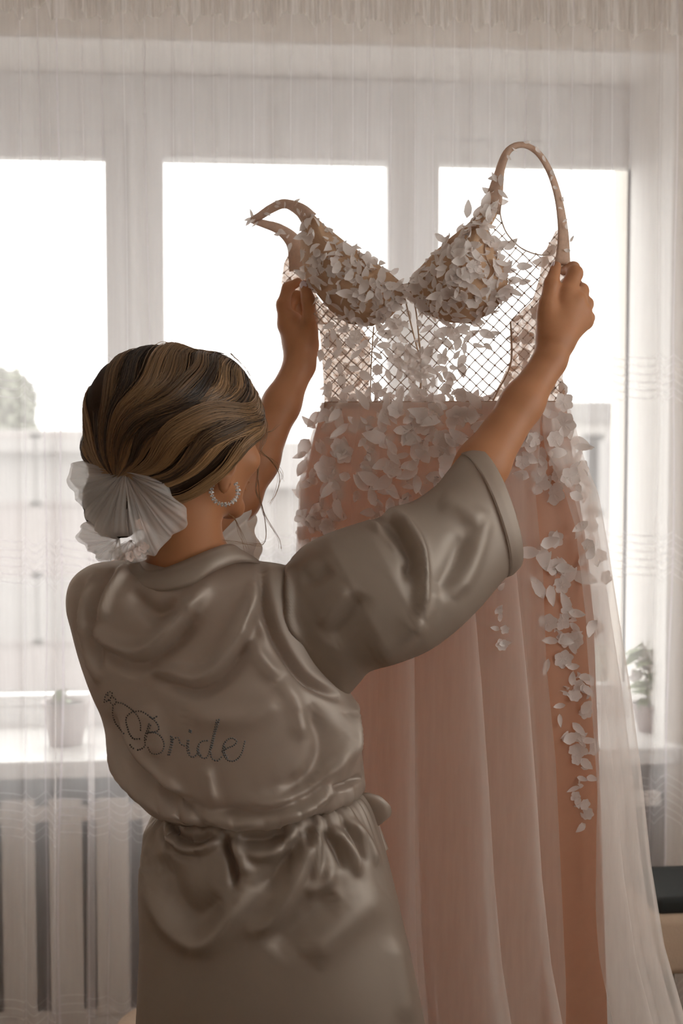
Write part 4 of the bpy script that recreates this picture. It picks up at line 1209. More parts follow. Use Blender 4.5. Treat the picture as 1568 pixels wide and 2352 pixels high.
TORSO = [(1286, 318, 1284, 555, 0.035, 2.15), (1293, 228, 1292, 610, 0.058, 2.15), (1306, 192, 1302, 662, 0.074, 2.15), (1330, 166, 1324, 690, 0.088), (1362, 155, 1356, 706, 0.098), (1400, 155, 1396, 720, 0.105),
         (1440, 165, 1440, 735, 0.110), (1500, 181, 1500, 754, 0.116), (1560, 201, 1560, 786, 0.120), (1600, 217, 1600, 808, 0.122), (1640, 235, 1640, 822, 0.124), (1700, 251, 1695, 827, 0.126), (1760, 270, 1745, 832, 0.127),
         (1800, 291, 1780, 835, 0.128), (1828, 317, 1800, 836, 0.128), (1846, 338, 1814, 832, 0.126), (1857, 360, 1824, 818, 0.117), (1860, 380, 1828, 800, 0.104), (1856, 384, 1824, 796, 0.097)]
TG = loft_rings(resample_rows(TORSO, 150), 260)
FOLD_BACK = [
    ([(205, 1425), (237, 1462), (300, 1495), (348, 1484), (392, 1442), (450, 1375), (480, 1342)], 9, 20),
    ([(213, 1475), (285, 1522), (345, 1516), (410, 1466), (455, 1410)], -7, 18),
    ([(350, 1528), (411, 1549), (450, 1558), (489, 1540), (528, 1491), (562, 1418), (594, 1335)], 9, 20),
    ([(360, 1560), (450, 1584), (505, 1560), (556, 1500), (600, 1420)], -7, 18),
    ([(300, 1350), (330, 1390), (370, 1410), (420, 1380)], -6, 24),
    ([(290, 1300), (251, 1360), (232, 1430)], 6, 12), ([(270, 1310), (225, 1370), (205, 1440)], -5, 10),
    ([(215, 1320), (193, 1400), (200, 1480), (225, 1570)], 5, 10), ([(190, 1340), (176, 1410), (190, 1490)], -4, 8), ([(212, 1400), (214, 1470), (232, 1540)], -5, 9),
    ([(600, 1300), (612, 1400), (640, 1480), (700, 1560), (780, 1605)], -8, 12),
    ([(256, 1640), (285, 1723), (340, 1788), (405, 1838), (470, 1858)], -8, 13), ([(275, 1650), (310, 1730), (370, 1790), (430, 1830)], 4, 14),
    ([(240, 1690), (268, 1760), (310, 1815), (380, 1862), (470, 1888)], 5, 12),
    ([(560, 1850), (660, 1840), (740, 1790), (790, 1720), (800, 1640)], 7, 24), ([(470, 1880), (580, 1882), (690, 1862), (770, 1812)], 7, 14),
    ([(480, 1862), (600, 1862), (700, 1830), (775, 1770)], -5, 12), ([(700, 1620), (740, 1700), (720, 1780), (640, 1830)], -6, 26), ([(812, 1600), (806, 1680), (800, 1760)], 4, 10),
    ([(640, 1560), (680, 1620), (700, 1700)], 4, 22), ([(760, 1810), (800, 1800), (832, 1782)], -6, 8), ([(560, 1440), (590, 1500), (640, 1560)], 5, 20), ([(420, 1640), (560, 1650), (660, 1600)], 3, 30),
    ([(475, 1760), (480, 1800), (490, 1845)], 3, 14), ([(330, 1620), (360, 1690), (350, 1740)], 3, 24)]
tw = np.arange(260)[None] * 2 * math.pi / 260; rw = np.linspace(0, 1, 150)[:, None]
TG = TG + closed_normals(TG) * (0.002 * np.clip((rw - 0.72) * 4, 0, 1) * (np.sin(23 * tw + 3 * np.sin(3 * tw)) + 0.6 * np.sin(41 * tw)))[..., None]
TG = apply_folds(TG, [(q, a * 1.45, w_ * 0.9) for q, a, w_ in FOLD_BACK], None)
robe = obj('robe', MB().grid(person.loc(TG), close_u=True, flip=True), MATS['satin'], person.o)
tag(robe, 'white satin robe with crystal lettering across the back')
SKIRT = [(1858, 372, 1826, 800, 0.100), (1864, 364, 1826, 826, 0.108), (1884, 347, 1850, 846, 0.118), (1920, 336, 1900, 866, 0.128), (1980, 327, 1970, 888, 0.137), (2060, 322, 2050, 908, 0.142), (2150, 324, 2145, 930, 0.146),
         (2250, 320, 2245, 952, 0.150), (2352, 315, 2350, 974, 0.150), (2500, 306, 2500, 1004, 0.150), (2690, 296, 2690, 1040, 0.150)]
SG = loft_rings(resample_rows(SKIRT, 150), 260)
FOLD_SKIRT = [
    ([(382, 1888), (392, 1925), (425, 1950), (470, 1948), (510, 1925)], 7, 9), ([(395, 1885), (415, 1922), (450, 1932), (490, 1915)], -7, 10), ([(375, 1885), (380, 1930), (410, 1962), (460, 1968)], -4, 8),
    ([(338, 1990), (362, 2070), (400, 2130), (455, 2165), (500, 2140), (545, 2075), (562, 2030)], 11, 24), ([(370, 1960), (400, 2060), (450, 2105), (510, 2060)], -9, 34), ([(516, 1910), (525, 1950), (538, 1990), (540, 2040)], -14, 9), ([(535, 1925), (550, 1970), (570, 2010)], 7, 12),
    ([(560, 1960), (620, 1962), (665, 1930), (682, 1895)], 8, 13), ([(545, 1925), (610, 1925), (655, 1905)], -8, 14),
    ([(565, 2140), (620, 2120), (665, 2050), (700, 1970), (728, 1900)], 9, 18), ([(600, 2050), (650, 1980), (690, 1910)], -7, 16), ([(700, 2050), (745, 2030), (760, 1990)], 5, 14), ([(760, 1900), (790, 1935), (812, 1975), (822, 2010)], 8, 9), ([(745, 1905), (770, 1950), (790, 2000)], -6, 9),
    ([(728, 1895), (730, 1950), (722, 2020)], 5, 8), ([(708, 1900), (705, 1950)], -6, 8), ([(800, 1880), (840, 1930), (866, 1990)], 5, 9), ([(785, 1885), (815, 1930), (838, 1985)], -5, 8),
    ([(770, 2050), (700, 2110), (620, 2180)], -7, 34), ([(880, 2050), (800, 2110), (700, 2200)], 6, 40), ([(345, 1895), (338, 1950), (335, 2020)], 4, 8), ([(905, 2150), (920, 2250), (935, 2350)], 5, 22)]
tw = np.arange(260)[None] * 2 * math.pi / 260; rw = np.linspace(0, 1, 150)[:, None]
gather = 0.0035 * np.exp(-rw * 14) * np.clip(rw * 40, 0, 1) * (np.sin(34 * tw + 2 * np.sin(5 * tw)) + 0.6 * np.sin(57 * tw + 1))
SG = SG + closed_normals(SG) * gather[..., None]
SG = apply_folds(SG, FOLD_SKIRT, None)
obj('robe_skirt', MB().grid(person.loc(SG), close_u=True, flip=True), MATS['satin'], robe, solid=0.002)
# belt, its bow loop and tail at the right hip
BELT = loft_rings([(1850, 368, 1812, 812, 0.110), (1858, 363, 1820, 817, 0.113), (1866, 366, 1828, 814, 0.110)], 120)
obj('belt', MB().grid(person.loc(BELT), close_u=True, flip=True), MATS['satin'], robe, solid=0.003)
def strip(pts, widths, side, n=28):
    P = smooth_path(np.array([at(*q) for q in pts]), n); W_ = np.interp(np.linspace(0, 1, n), np.linspace(0, 1, len(widths)), widths)
    side = np.asarray(side, float); side = side / np.linalg.norm(side)
    return MB().grid(person.loc(np.stack([P + side * (k * W_)[:, None] + np.array([0, -0.004 * (1 - 4 * k * k), 0]) for k in (-0.5, -0.25, 0, 0.25, 0.5)])))
obj('bow_loop', strip([(826, 1826, 2.15), (850, 1840, 2.15), (872, 1866, 2.155), (876, 1886, 2.165), (866, 1892, 2.185), (845, 1872, 2.21), (826, 1850, 2.21)], [0.016, 0.034, 0.040, 0.036, 0.030, 0.024, 0.016], (0.75, -0.15, 0.62)), MATS['satin'], robe, solid=0.0015)
obj('belt_tail', strip([(830, 1850, 2.2), (856, 1890, 2.2), (872, 1925, 2.19), (886, 1952, 2.19)], [0.020, 0.016, 0.014, 0.008], (0.8, 0.2, 0.4)), MATS['satin'], robe, solid=0.0015)

# collar band round the neck
def closed_path(pts, n):
    P = np.array([at(*q) for q in pts]); P = np.vstack([P[-2:], P, P[:3]])
    C = smooth_path(P, 400)
    k0 = np.argmin(np.linalg.norm(C[:120] - P[2], axis=1)); k1 = 280 + np.argmin(np.linalg.norm(C[280:] - P[-3], axis=1))
    C = C[k0:k1]
    L = np.r_[0, np.cumsum(np.linalg.norm(np.diff(C, axis=0), axis=1))]
    s = np.arange(n) * L[-1] / n
    return np.stack([np.interp(s, L, C[:, k]) for k in range(3)], 1)
CB = closed_path([(292, 1300, 2.11), (316, 1342, 2.075), (370, 1358, 2.058), (435, 1345, 2.058), (490, 1312, 2.07), (545, 1292, 2.10), (596, 1296, 2.14), (590, 1318, 2.22), (480, 1345, 2.27), (380, 1345, 2.26), (305, 1318, 2.19)], 120)
CT = closed_path([(318, 1286, 2.105), (336, 1310, 2.082), (378, 1305, 2.074), (432, 1284, 2.074), (484, 1262, 2.084), (524, 1250, 2.105), (548, 1262, 2.14), (545, 1285, 2.19), (470, 1318, 2.24), (385, 1318, 2.23), (325, 1298, 2.17)], 120)
rows = []
for t in np.linspace(0, 1, 7):
    C = CB * (1 - t) + CT * t
    ctr = C.mean(0); o_ = C - ctr; o_[:, 2] = 0; o_ /= np.linalg.norm(o_, axis=1)[:, None]
    rows.append(C + o_ * 0.006 * math.sin(math.pi * min(1, t * 1.15)))
obj('collar', MB().grid(person.loc(np.array(rows)), close_u=True), MATS['satin'], robe, solid=0.003)

# sleeves
def sleeve(top, bot, depth, half, n=110, m=120, bulge=0.0):
    T_ = smooth_path(top, n); B_ = smooth_path(bot, n); s = np.linspace(0, 1, n)
    dY = np.interp(s, np.linspace(0, 1, len(depth)), depth); hd = np.interp(s, np.linspace(0, 1, len(half)), half)
    th = np.arange(m) * 2 * math.pi / m
    out = []
    for i in range(n):
        a = at(T_[i, 0], T_[i, 1], dY[i]); b = at(B_[i, 0], B_[i, 1], dY[i]); c = (a + b) / 2
        cs, sn = np.cos(th), np.sin(th)
        ex = np.sign(cs) * np.abs(cs) ** 0.92; ey = np.sign(sn) * np.abs(sn) ** 0.92
        out.append(c + ex[:, None] * (a - b) / 2 + ey[:, None] * np.array([0, -hd[i], 0]) + (np.clip(sn, 0, 1) * bulge * s[i] ** 3)[:, None] * np.array([1, 0, 0.15]))
    return np.array(out)
TOPR = [(592, 1292), (625, 1302), (656, 1303), (676, 1276), (706, 1250), (760, 1224), (820, 1204), (870, 1190), (898, 1168), (950, 1152), (1000, 1118), (1030, 1082), (1062, 1042)]
BOTR = [(776, 1604), (800, 1592), (824, 1566), (846, 1541), (880, 1529), (930, 1514), (985, 1490), (1040, 1450), (1090, 1402), (1130, 1355), (1158, 1322)]
SR = sleeve(TOPR, BOTR, [2.150, 2.145, 2.14, 2.15, 2.17, 2.20, 2.22], [0.066, 0.078, 0.086, 0.088, 0.082, 0.074, 0.062], bulge=0.018)
FOLD_SLEEVE = [
    ([(898, 1172), (935, 1210), (962, 1255), (970, 1310), (966, 1370), (955, 1420)], 10, 11), ([(890, 1200), (920, 1235), (940, 1280), (942, 1340)], -8, 16),
    ([(840, 1200), (880, 1225), (915, 1265), (940, 1300)], 6, 8), ([(870, 1215), (905, 1250), (930, 1290)], -5, 8),
    ([(672, 1290), (662, 1350), (664, 1420), (690, 1480)], 6, 12), ([(690, 1330), (720, 1330), (760, 1300)], -4, 18), ([(652, 1310), (645, 1350), (652, 1400)], -5, 9),
    ([(760, 1480), (800, 1420), (830, 1360)], -5, 24), ([(740, 1440), (770, 1390), (800, 1350)], 4, 16),
    ([(1010, 1150), (1060, 1170), (1100, 1200)], 5, 22), ([(1115, 1170), (1100, 1240), (1070, 1320), (1030, 1370)], 5, 20), ([(1060, 1230), (1040, 1300), (1000, 1370)], -5, 22), ([(960, 1420), (920, 1470), (860, 1510)], 6, 24), ([(1000, 1340), (980, 1400), (950, 1450)], 4, 18)]
SR = apply_folds(SR, [(q, a * 1.1, w_) for q, a, w_ in FOLD_SLEEVE], None)
sr = obj('sleeve', MB().grid(person.loc(SR), close_u=True), MATS['satin'], robe, solid=0.002)
TOPC = [(1060, 1044), (1078, 1034), (1094, 1031)]; BOTC = [(1157, 1324), (1170, 1318), (1182, 1304)]
CU = sleeve(TOPC, BOTC, [2.218, 2.224, 2.23], [0.065, 0.066, 0.066], n=14, bulge=0.0)
sn = np.clip(np.sin(np.arange(120) * 2 * math.pi / 120), 0, 1)
CU += (sn * 0.020)[None, :, None] * np.array([1, 0, 0.15])
obj('cuff', MB().grid(person.loc(CU), close_u=True), MATS['satin'], robe, solid=0.004)
SL = sleeve([(215, 1318), (300, 1268), (400, 1215), (500, 1160), (566, 1118)], [(215, 1480), (330, 1470), (430, 1440), (530, 1400), (606, 1345)], [2.20, 2.26, 2.33, 2.38, 2.42], [0.06, 0.075, 0.08, 0.075, 0.06], n=60)
sv = np.linspace(0, 1, 60)[:, None]; tv = np.arange(120)[None] * 2 * math.pi / 120
SL[..., 1] += 0.006 * np.sin(9 * tv + 4 * sv); SL[..., 0] += 0.005 * np.sin(11 * tv + 3 * sv) * sv
obj('sleeve', MB().grid(person.loc(SL), close_u=True), MATS['satin_thin'], robe, solid=0.0015)

# crystal lettering, stone by stone along the pen strokes
RNm = closed_normals(TG)
if np.mean(np.sum(RNm * (TG - TG.mean(1, keepdims=True)), -1)) < 0: RNm = -RNm
TPX = to_px(TG)
front_ij = np.argwhere((RNm @ np.array([0, -1.0, 0])) > 0.05)
kdr = KDTree(len(front_ij))
for k, (i, j) in enumerate(front_ij): kdr.insert((TPX[i, j, 0], TPX[i, j, 1], 0), k)
kdr.balance()
def on_robe(q):
    i, j = front_ij[kdr.find((q[0], q[1], 0))[1]]
    i = min(max(i, 1), TG.shape[0] - 2); jn, jp = (j + 1) % TG.shape[1], (j - 1) % TG.shape[1]
    J = np.stack([(TPX[i + 1, j] - TPX[i - 1, j]) / 2, (TPX[i, jn] - TPX[i, jp]) / 2], 1)
    st = np.clip(np.linalg.solve(J + 1e-6 * np.eye(2), q - TPX[i, j]), -1, 1)
    return TG[i, j] + st[0] * (TG[i + 1, j] - TG[i - 1, j]) / 2 + st[1] * (TG[i, jn] - TG[i, jp]) / 2, RNm[i, j]
STROKES = [
    [(150, 270), (160, 215), (190, 182), (218, 195), (205, 232), (172, 262), (150, 270)], [(205, 232), (238, 235), (252, 268), (228, 296), (200, 268), (205, 232)], [(180, 210), (195, 230), (185, 255)],
    [(225, 298), (222, 370), (240, 440), (275, 490), (315, 540)], [(250, 272), (300, 280), (350, 310), (400, 350), (440, 400), (460, 460), (460, 510)],
    [(400, 350), (365, 370), (340, 400), (335, 440), (350, 500), (365, 545), (400, 585), (450, 585)], [(400, 350), (460, 350), (510, 375), (560, 410), (595, 395)],
    [(548, 402), (590, 440), (615, 490), (600, 520), (560, 526), (520, 534)], [(530, 530), (590, 535), (635, 570), (660, 630), (645, 690), (600, 715), (550, 705), (525, 660)],
    [(532, 458), (520, 500), (505, 540), (495, 590), (500, 640), (470, 670), (430, 682), (385, 660), (360, 620), (355, 600)], [(545, 470), (535, 505), (518, 545), (508, 590)],
    [(718, 565), (722, 610), (712, 660), (695, 720)], [(730, 570), (734, 612), (724, 662), (708, 720)], [(725, 605), (750, 580), (785, 575), (797, 620), (830, 642), (858, 640)],
    [(862, 600), (857, 650), (868, 710), (905, 742), (940, 720), (950, 690)], [(874, 600), (870, 655), (880, 705)], [(880, 508), (892, 516)], [(878, 522), (890, 528)],
    [(1030, 600), (990, 605), (960, 632), (945, 680), (965, 730), (1010, 752), (1040, 722), (1062, 640), (1085, 540), (1112, 425)], [(1070, 660), (1078, 620), (1100, 530), (1132, 420)], [(960, 650), (958, 690), (975, 725)],
    [(1062, 650), (1058, 700), (1075, 757), (1120, 772), (1152, 742)], [(1160, 692), (1210, 662), (1260, 640), (1282, 605), (1242, 578), (1195, 600), (1168, 650), (1168, 710), (1200, 762), (1250, 777), (1300, 747), (1332, 690), (1352, 608)], [(1180, 655), (1180, 705), (1200, 745)]]
mb = MB()
for st_ in STROKES:
    P = np.array([(200 + x / 3.733, 1540 + y / 3.733) for x, y in st_], float)
    Ln = np.linalg.norm(np.diff(P, axis=0), axis=1).sum()
    for q in smooth_path(P, max(2, int(Ln / 5.0))):
        c, n = on_robe(q)
        a = np.cross(n, (0, 0, 1.0)); a /= np.linalg.norm(a); b = np.cross(n, a); s = 0.0015
        c = person.loc(c + n * 0.0008)
        ring = [c + s * (math.cos(k * math.pi / 3) * a + math.sin(k * math.pi / 3) * b) for k in range(6)]
        mb.add(np.array(ring + [c + n * 0.0012]), [(k, (k + 1) % 6, 6) for k in range(6)])
lt = obj('crystal_lettering', mb, MATS['stone'], robe, smooth=False); tag(lt, 'dark crystal stones spelling Bride', kind='stuff')

# ------------------------------------------------------------------ hair
HB = at(398, 968, 2.115)
BUN = at(268, 1150, 2.125)
def zh(f): return np.interp(f, [-0.12, -0.07, -0.03, 0.0, 0.05, 0.085, 0.11], [-0.130, -0.118, -0.074, -0.026, 0.004, 0.06, 0.085])
def hair_sdf(p):
    d = ellip(p, HB, np.stack([np.array([math.cos(R(-18)), 0, math.sin(R(-18))]), np.array([0, 1.0, 0]), np.array([-math.sin(R(-18)), 0, math.cos(R(-18))])]), (0.132, 0.112, 0.108))
    d = smin(d, ellip(p, at(400, 1075, 2.12), np.eye(3), (0.072, 0.070, 0.068)), 0.04)
    d = smin(d, ellip(p, at(500, 955, 2.16), np.eye(3), (0.058, 0.080, 0.092)), 0.03)
    d = smin(d, ellip(p, at(285, 1050, 2.10), np.eye(3), (0.048, 0.05, 0.05)), 0.04)
    q = (p - HC_) @ HAX.T
    cut = (zh(q[..., 0]) - q[..., 2]) * 0.75
    d = -smin(-d, -cut, 0.012)
    return np.minimum(d, 9)
V, Q = surface_nets(hair_sdf, (-0.50, 1.94, 1.38), (0.0, 2.34, 1.76), 0.0045)
hair = obj('hair', (person.loc(V), Q), MATS['hair_base'], person.o)
tag(hair, 'brown hair with golden highlights swept back into a low bun')
hair.modifiers.new('even', 'SMOOTH').iterations = 4

def march(C0, D, far=0.22, n=60):
    """last point along each ray from inside where the hair ends"""
    t = np.linspace(0.02, far, n)
    P = C0 + D[:, None] * t[None, :, None]
    s = hair_raw(P.reshape(-1, 3)).reshape(len(D), n)
    ins = s < 0
    k = np.where(ins.any(1), n - 1 - ins[:, ::-1].argmax(1), 0); k = np.clip(k, 0, n - 2)
    i = np.arange(len(D)); a, b = s[i, k], s[i, k + 1]
    f = np.clip(a / np.where(np.abs(a - b) < 1e-9, 1e-9, a - b), 0, 1)
    return t[k] + f * (t[1] - t[0])
def hair_raw(p):
    d = ellip(p, HB, np.stack([np.array([math.cos(R(-18)), 0, math.sin(R(-18))]), np.array([0, 1.0, 0]), np.array([-math.sin(R(-18)), 0, math.cos(R(-18))])]), (0.132, 0.112, 0.108))
    d = smin(d, ellip(p, at(400, 1075, 2.12), np.eye(3), (0.072, 0.070, 0.068)), 0.04)
    d = smin(d, ellip(p, at(500, 955, 2.16), np.eye(3), (0.058, 0.080, 0.092)), 0.03)
    return smin(d, ellip(p, at(285, 1050, 2.10), np.eye(3), (0.048, 0.05, 0.05)), 0.04)
HO = at(400, 985, 2.12)
ax_b = at(285, 1085, 2.06) - HO; ax_b /= np.linalg.norm(ax_b)
e1 = np.cross(ax_b, np.array([0, 0, 1.0])); e1 /= np.linalg.norm(e1); e2 = np.cross(ax_b, e1)
NS, NPT = 9500, 20
rgh = np.random.default_rng(21)
ncl = 64
clump_phi = np.sort(rgh.uniform(0, 2 * math.pi, ncl)); clump_tint = rgh.random(ncl) ** 1.5; clump_h = rgh.uniform(-0.004, 0.010, ncl)
cid = rgh.integers(0, ncl, NS)
even = rgh.random(NS) < 0.4
phi0 = np.where(even, rgh.uniform(0, 2 * math.pi, NS), clump_phi[cid] + rgh.normal(0, 0.055, NS))
cid = np.where(even, np.abs((clump_phi[None] - phi0[:, None] + math.pi) % (2 * math.pi) - math.pi).argmin(1), cid)
tt = np.linspace(0, 1, NPT)[None]
a_start = rgh.uniform(1.5, 2.75, NS)[:, None]
alpha = a_start * (1 - tt) ** 0.9 + 0.03 * tt
phi = phi0[:, None] + 0.42 * np.sin(1.7 * alpha + clump_phi[cid][:, None] * 2) * np.sin(alpha) + 0.02 * np.sin(alpha * 9 + cid[:, None])
D = np.cos(alpha)[..., None] * ax_b + np.sin(alpha)[..., None] * (np.cos(phi)[..., None] * e1 + np.sin(phi)[..., None] * e2)
rr = march(HO, D.reshape(-1, 3)).reshape(NS, NPT)
prof = np.sin(np.clip((phi - phi0[:, None] * 0 - clump_phi[cid][:, None]) / 0.11, -1, 1) * 0 + math.pi / 2)
rr = rr + clump_h[cid][:, None] * np.sin(np.pi * np.clip(tt * 1.1, 0, 1)) + rgh.uniform(-0.001, 0.0022, NS)[:, None]
P = HO + D * rr[..., None]
qh = (P - HC_) @ HAX.T
ok = qh[..., 2] > zh(qh[..., 0]) + 0.002
vs, fs, tint = [], [], []
nv = 0
th3 = np.array([0, 2 * math.pi / 3, 4 * math.pi / 3])
for i in range(NS):
    # keep the stretch from the hairline to the bun
    bad = np.flatnonzero(~ok[i]); k = bad[-1] + 1 if len(bad) and bad[-1] < NPT - 4 else (0 if not len(bad) else None)
    if k is None:
        good = np.flatnonzero(ok[i])
        if len(good) < 5: continue
        runs = np.split(good, np.flatnonzero(np.diff(good) > 1) + 1); run = max(runs, key=len)
        if len(run) < 5: continue
        S_ = P[i, run]
    else:
        S_ = P[i, k:]
    n = len(S_)
    T_ = np.gradient(S_, axis=0); T_ /= np.linalg.norm(T_, axis=1)[:, None] + 1e-9
    A = np.cross(T_, S_ - HO); A /= np.linalg.norm(A, axis=1)[:, None] + 1e-9; B = np.cross(T_, A)
    r = 0.00050 * np.clip(np.minimum(np.arange(n) + 1, n - np.arange(n)) / 3.0, 0.25, 1)
    G = S_[:, None] + r[:, None, None] * (np.cos(th3)[None, :, None] * A[:, None] + np.sin(th3)[None, :, None] * B[:, None])
    vs.append(G.reshape(-1, 3))
    rr_, cc_ = np.meshgrid(np.arange(n - 1), np.arange(3), indexing='ij')
    fs.append((nv + np.stack([rr_ * 3 + cc_, rr_ * 3 + (cc_ + 1) % 3, (rr_ + 1) * 3 + (cc_ + 1) % 3, (rr_ + 1) * 3 + cc_], -1)).reshape(-1, 4))
    tint.append(np.full(n * 3, np.clip(clump_tint[cid[i]] * 0.85 + rgh.normal(0, 0.16), 0, 1)))
    nv += n * 3
def strands(name, V, Fq, tn, parent):
    o = obj(name, (person.loc(V), Fq), MATS['hair'], parent)
    at_ = o.data.attributes.new('strand_tint', 'FLOAT', 'POINT'); at_.data.foreach_set('value', np.asarray(tn, np.float32))
    tag(o, kind='stuff'); return o
strands('hair_strands', np.vstack(vs), np.vstack(fs).astype(np.int32), np.concatenate(tint), hair)
# bun under the scrunchie
bun = MB()
u = np.linspace(-math.pi / 2, math.pi / 2, 24); v = np.arange(48) * 2 * math.pi / 48
U, Vv = np.meshgrid(u, v, indexing='ij')
rb = 1 + 0.05 * np.sin(7 * Vv + 5 * U) + 0.03 * np.sin(13 * Vv - 4 * U)
Dn = np.stack([np.cos(U) * np.cos(Vv) * 0.050, np.cos(U) * np.sin(Vv) * 0.046, np.sin(U) * 0.054], -1) * rb[..., None]
obj('bun', MB().grid(person.loc(BUN + Dn), close_u=True), MATS['hair_base'], hair)
# loose wisps by the cheek and on the neck
WISPS = [[(585, 900, 2.19), (604, 950, 2.19), (612, 990, 2.19), (598, 1035, 2.18), (625, 1058, 2.18), (645, 1082, 2.18), (648, 1100, 2.18)], [(598, 1035, 2.18), (630, 1068, 2.18), (642, 1100, 2.18), (632, 1135, 2.18), (618, 1158, 2.18)],
         [(596, 1040, 2.18), (590, 1100, 2.18), (588, 1128, 2.18), (602, 1165, 2.18), (610, 1215, 2.18), (606, 1245, 2.18), (590, 1250, 2.17), (540, 1245, 2.15), (505, 1240, 2.13)], [(525, 1180, 2.14), (540, 1192, 2.14), (553, 1225, 2.14), (566, 1262, 2.14)],
         [(596, 1040, 2.18), (592, 1095, 2.18), (606, 1170, 2.18), (640, 1235, 2.18), (645, 1260, 2.18)], [(595, 995, 2.18), (620, 990, 2.18), (640, 978, 2.18)], [(560, 850, 2.17), (582, 890, 2.19), (590, 930, 2.2)], [(530, 812, 2.15), (565, 850, 2.17), (580, 885, 2.18)],
         [(588, 940, 2.19), (600, 975, 2.19), (604, 1005, 2.19), (594, 1030, 2.18)], [(590, 935, 2.19), (608, 970, 2.19), (609, 1005, 2.19), (597, 1036, 2.18)], [(586, 945, 2.19), (596, 980, 2.19), (600, 1015, 2.19), (596, 1036, 2.18)], [(420, 1165, 2.08), (440, 1185, 2.08), (452, 1210, 2.085)], [(395, 1175, 2.08), (400, 1200, 2.08), (412, 1222, 2.085)],
         [(450, 1130, 2.08), (480, 1110, 2.075), (510, 1070, 2.075)]]
mbw = MB(); tn = []
for wpts in WISPS:
    base = np.array([at(*q) for q in wpts])
    for k in range(5):
        S_ = smooth_path(base + rgh.normal(0, 0.0016, base.shape) * np.linspace(0.3, 1.4, len(base))[:, None], 36)
        n0 = mbw.n; mbw.tube(S_, np.linspace(0.00042, 0.00016, 36), 3, caps=False); tn += [0.55 + 0.3 * rgh.random()] * (mbw.n - n0)
Vw, Fw = mbw.arrays(); strands('loose_wisps', Vw, np.array(Fw, np.int32), tn, hair)

# tulle scrunchie: gathered puffs round the bun
scr_ = obj('scrunchie', MB().tube(person.loc(np.array([BUN + np.array([0.026 * math.cos(a) + 0.006, -0.040 + 0.012 * math.sin(a), 0.036 + 0.010 * math.sin(a)]) for a in np.linspace(0, 6.1, 24)])), 0.005, 8), MATS['scrunchie_tulle'], person.o)
tag(scr_, 'sheer white tulle scrunchie around the bun')
def puff(gather, tips, depth_mid, bulge, pl, seed, layers=2):
    """a gathered loop of tulle: fans out from one point, rounds over and comes back behind"""
    g = at(*gather); T_ = smooth_path(np.array([at(*q) for q in tips]), 90)
    for L in range(layers):
        s = np.linspace(0, 1, 90)[None]; t = np.linspace(0, 1, 40)[:, None]
        prof_ = np.sin(np.pi * np.clip(t, 0, 1) * 0.5) ** 0.8
        back = np.where(t > 0.62, (t - 0.62) / 0.38, 0)
        ext = np.where(t <= 0.62, np.sin(t / 0.62 * math.pi / 2), 1 - 0.55 * back ** 1.5)
        B_ = g + (T_[None] - g) * (ext[..., None] * (1 - 0.05 * L))
        y = -bulge * np.sin(np.clip(t / 0.62, 0, 1) * math.pi) * (1 - 0.25 * L) + 0.05 * back
        pleat = 0.0045 * np.sin(pl * s * math.pi * 2 + seed + L * 1.3 + 2 * t) * np.clip(t * 2.2, 0, 1) + 0.002 * np.sin(2.7 * pl * s * math.pi * 2 + seed)
        rad = 1 + 0.05 * np.sin(5 * s * math.pi + seed + L) * ext
        P_ = g + (B_ - g) * rad[..., None]
        P_[..., 1] += y + pleat
        P_[..., 0] += 0.002 * np.cos(pl * s * math.pi * 2 + seed); P_[..., 2] += 0.003 * np.sin(pl * s * 4 + seed * 2) * t
        obj('tulle_puff', MB().grid(person.loc(P_)), MATS['scrunchie_tulle'], scr_)
puff((288, 1084, 2.045), [(300, 1086, 2.05), (365, 1100, 2.04), (410, 1150, 2.045), (426, 1195, 2.05), (395, 1245, 2.05), (345, 1268, 2.045), (300, 1240, 2.04)], 2.05, 0.020, 7, 0.3)
puff((288, 1084, 2.045), [(262, 1068, 2.07), (215, 1048, 2.09), (168, 1065, 2.10), (163, 1100, 2.10), (180, 1165, 2.09), (212, 1205, 2.07), (262, 1236, 2.05), (300, 1240, 2.04)], 2.05, 0.020, 8, 1.7)
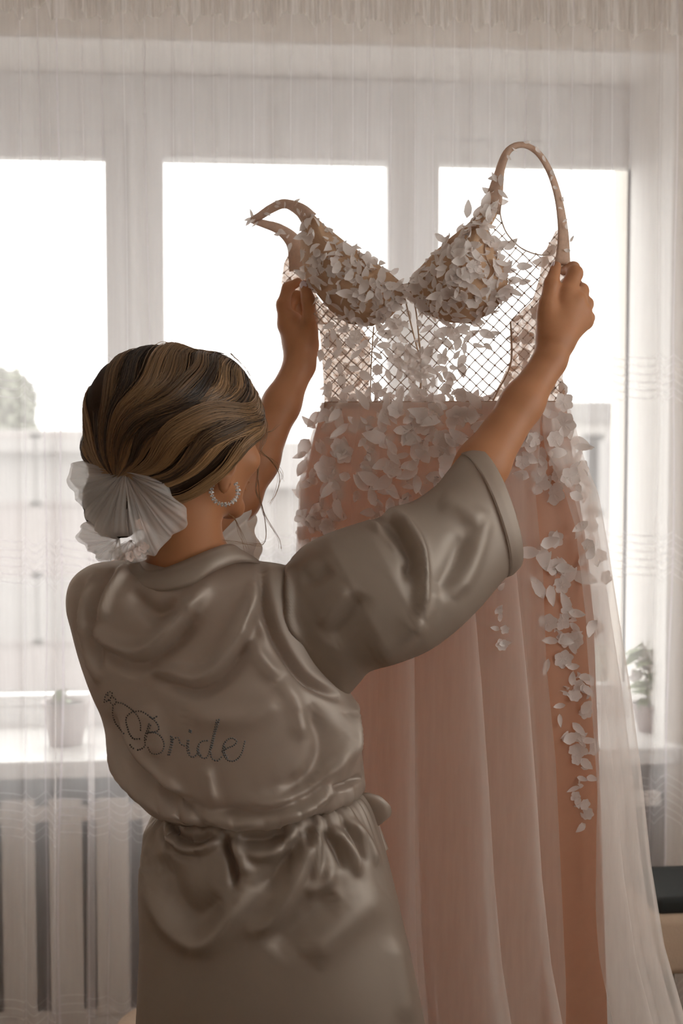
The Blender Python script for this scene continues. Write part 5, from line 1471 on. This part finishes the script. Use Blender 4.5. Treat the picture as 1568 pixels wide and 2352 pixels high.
puff((272, 1238, 2.045), [(230, 1195, 2.08), (190, 1200, 2.08), (182, 1240, 2.08), (200, 1262, 2.07), (222, 1282, 2.06), (262, 1288, 2.05), (300, 1285, 2.045)], 2.05, 0.012, 6, 2.9)
puff((300, 1240, 2.04), [(250, 1270, 2.05), (280, 1288, 2.045), (318, 1292, 2.04), (345, 1270, 2.045), (360, 1252, 2.045)], 2.05, 0.010, 5, 4.1, 1)
puff((275, 1082, 2.05), [(222, 1052, 2.10), (240, 1040, 2.09), (262, 1050, 2.08), (285, 1078, 2.07)], 2.06, 0.010, 3, 5.2, 1)
for (x, y, Y, s) in ((322, 1204, 2.028, 0.0085), (334, 1212, 2.03, 0.007), (330, 1258, 2.03, 0.0085), (318, 1266, 2.03, 0.007), (300, 1278, 2.03, 0.008)):
    Vb, Fb = BLOSS[0]
    obj('fabric_flower', (person.loc(at(x, y, Y) + (Vb * s * 2) @ np.array([[1, 0, 0], [0, 0, 1], [0, -1, 0.3]])), Fb), MATS['hair_flower'], scr_)

# ------------------------------------------------------------------ hoop earring of faceted crystals
EC = at(516, 1128, 2.068)
ear_ = obj('earring', MB().tube(person.loc(np.array([EC + np.array([0.0195 * math.cos(a), 0.004 * math.sin(a), 0.0195 * math.sin(a)]) for a in np.linspace(R(150), R(398), 40)])), 0.0007, 6), MATS['rail_metal'], person.o)
tag(ear_, 'hoop earring of small clear crystals')
for k, a in enumerate(np.linspace(R(155), R(393), 17)):
    for j in (0, 1):
        r_ = 0.0195 + (0.0016 if j else -0.0016)
        c = person.loc(EC + np.array([r_ * math.cos(a), -0.002 + 0.003 * math.sin(a + j), r_ * math.sin(a)])); s = 0.0019 + 0.0005 * ((k * 7 + j * 3) % 3)
        V8 = c + s * np.array([(1, 0, 0), (-1, 0, 0), (0, 1, 0), (0, -1, 0), (0, 0, 1), (0, 0, -1)]) @ rotm(k * 1.1, j + k * 0.7)
        obj('crystal', (V8, [(0, 2, 4), (2, 1, 4), (1, 3, 4), (3, 0, 4), (2, 0, 5), (1, 2, 5), (3, 1, 5), (0, 3, 5)]), MATS['crystal'], ear_, smooth=False)
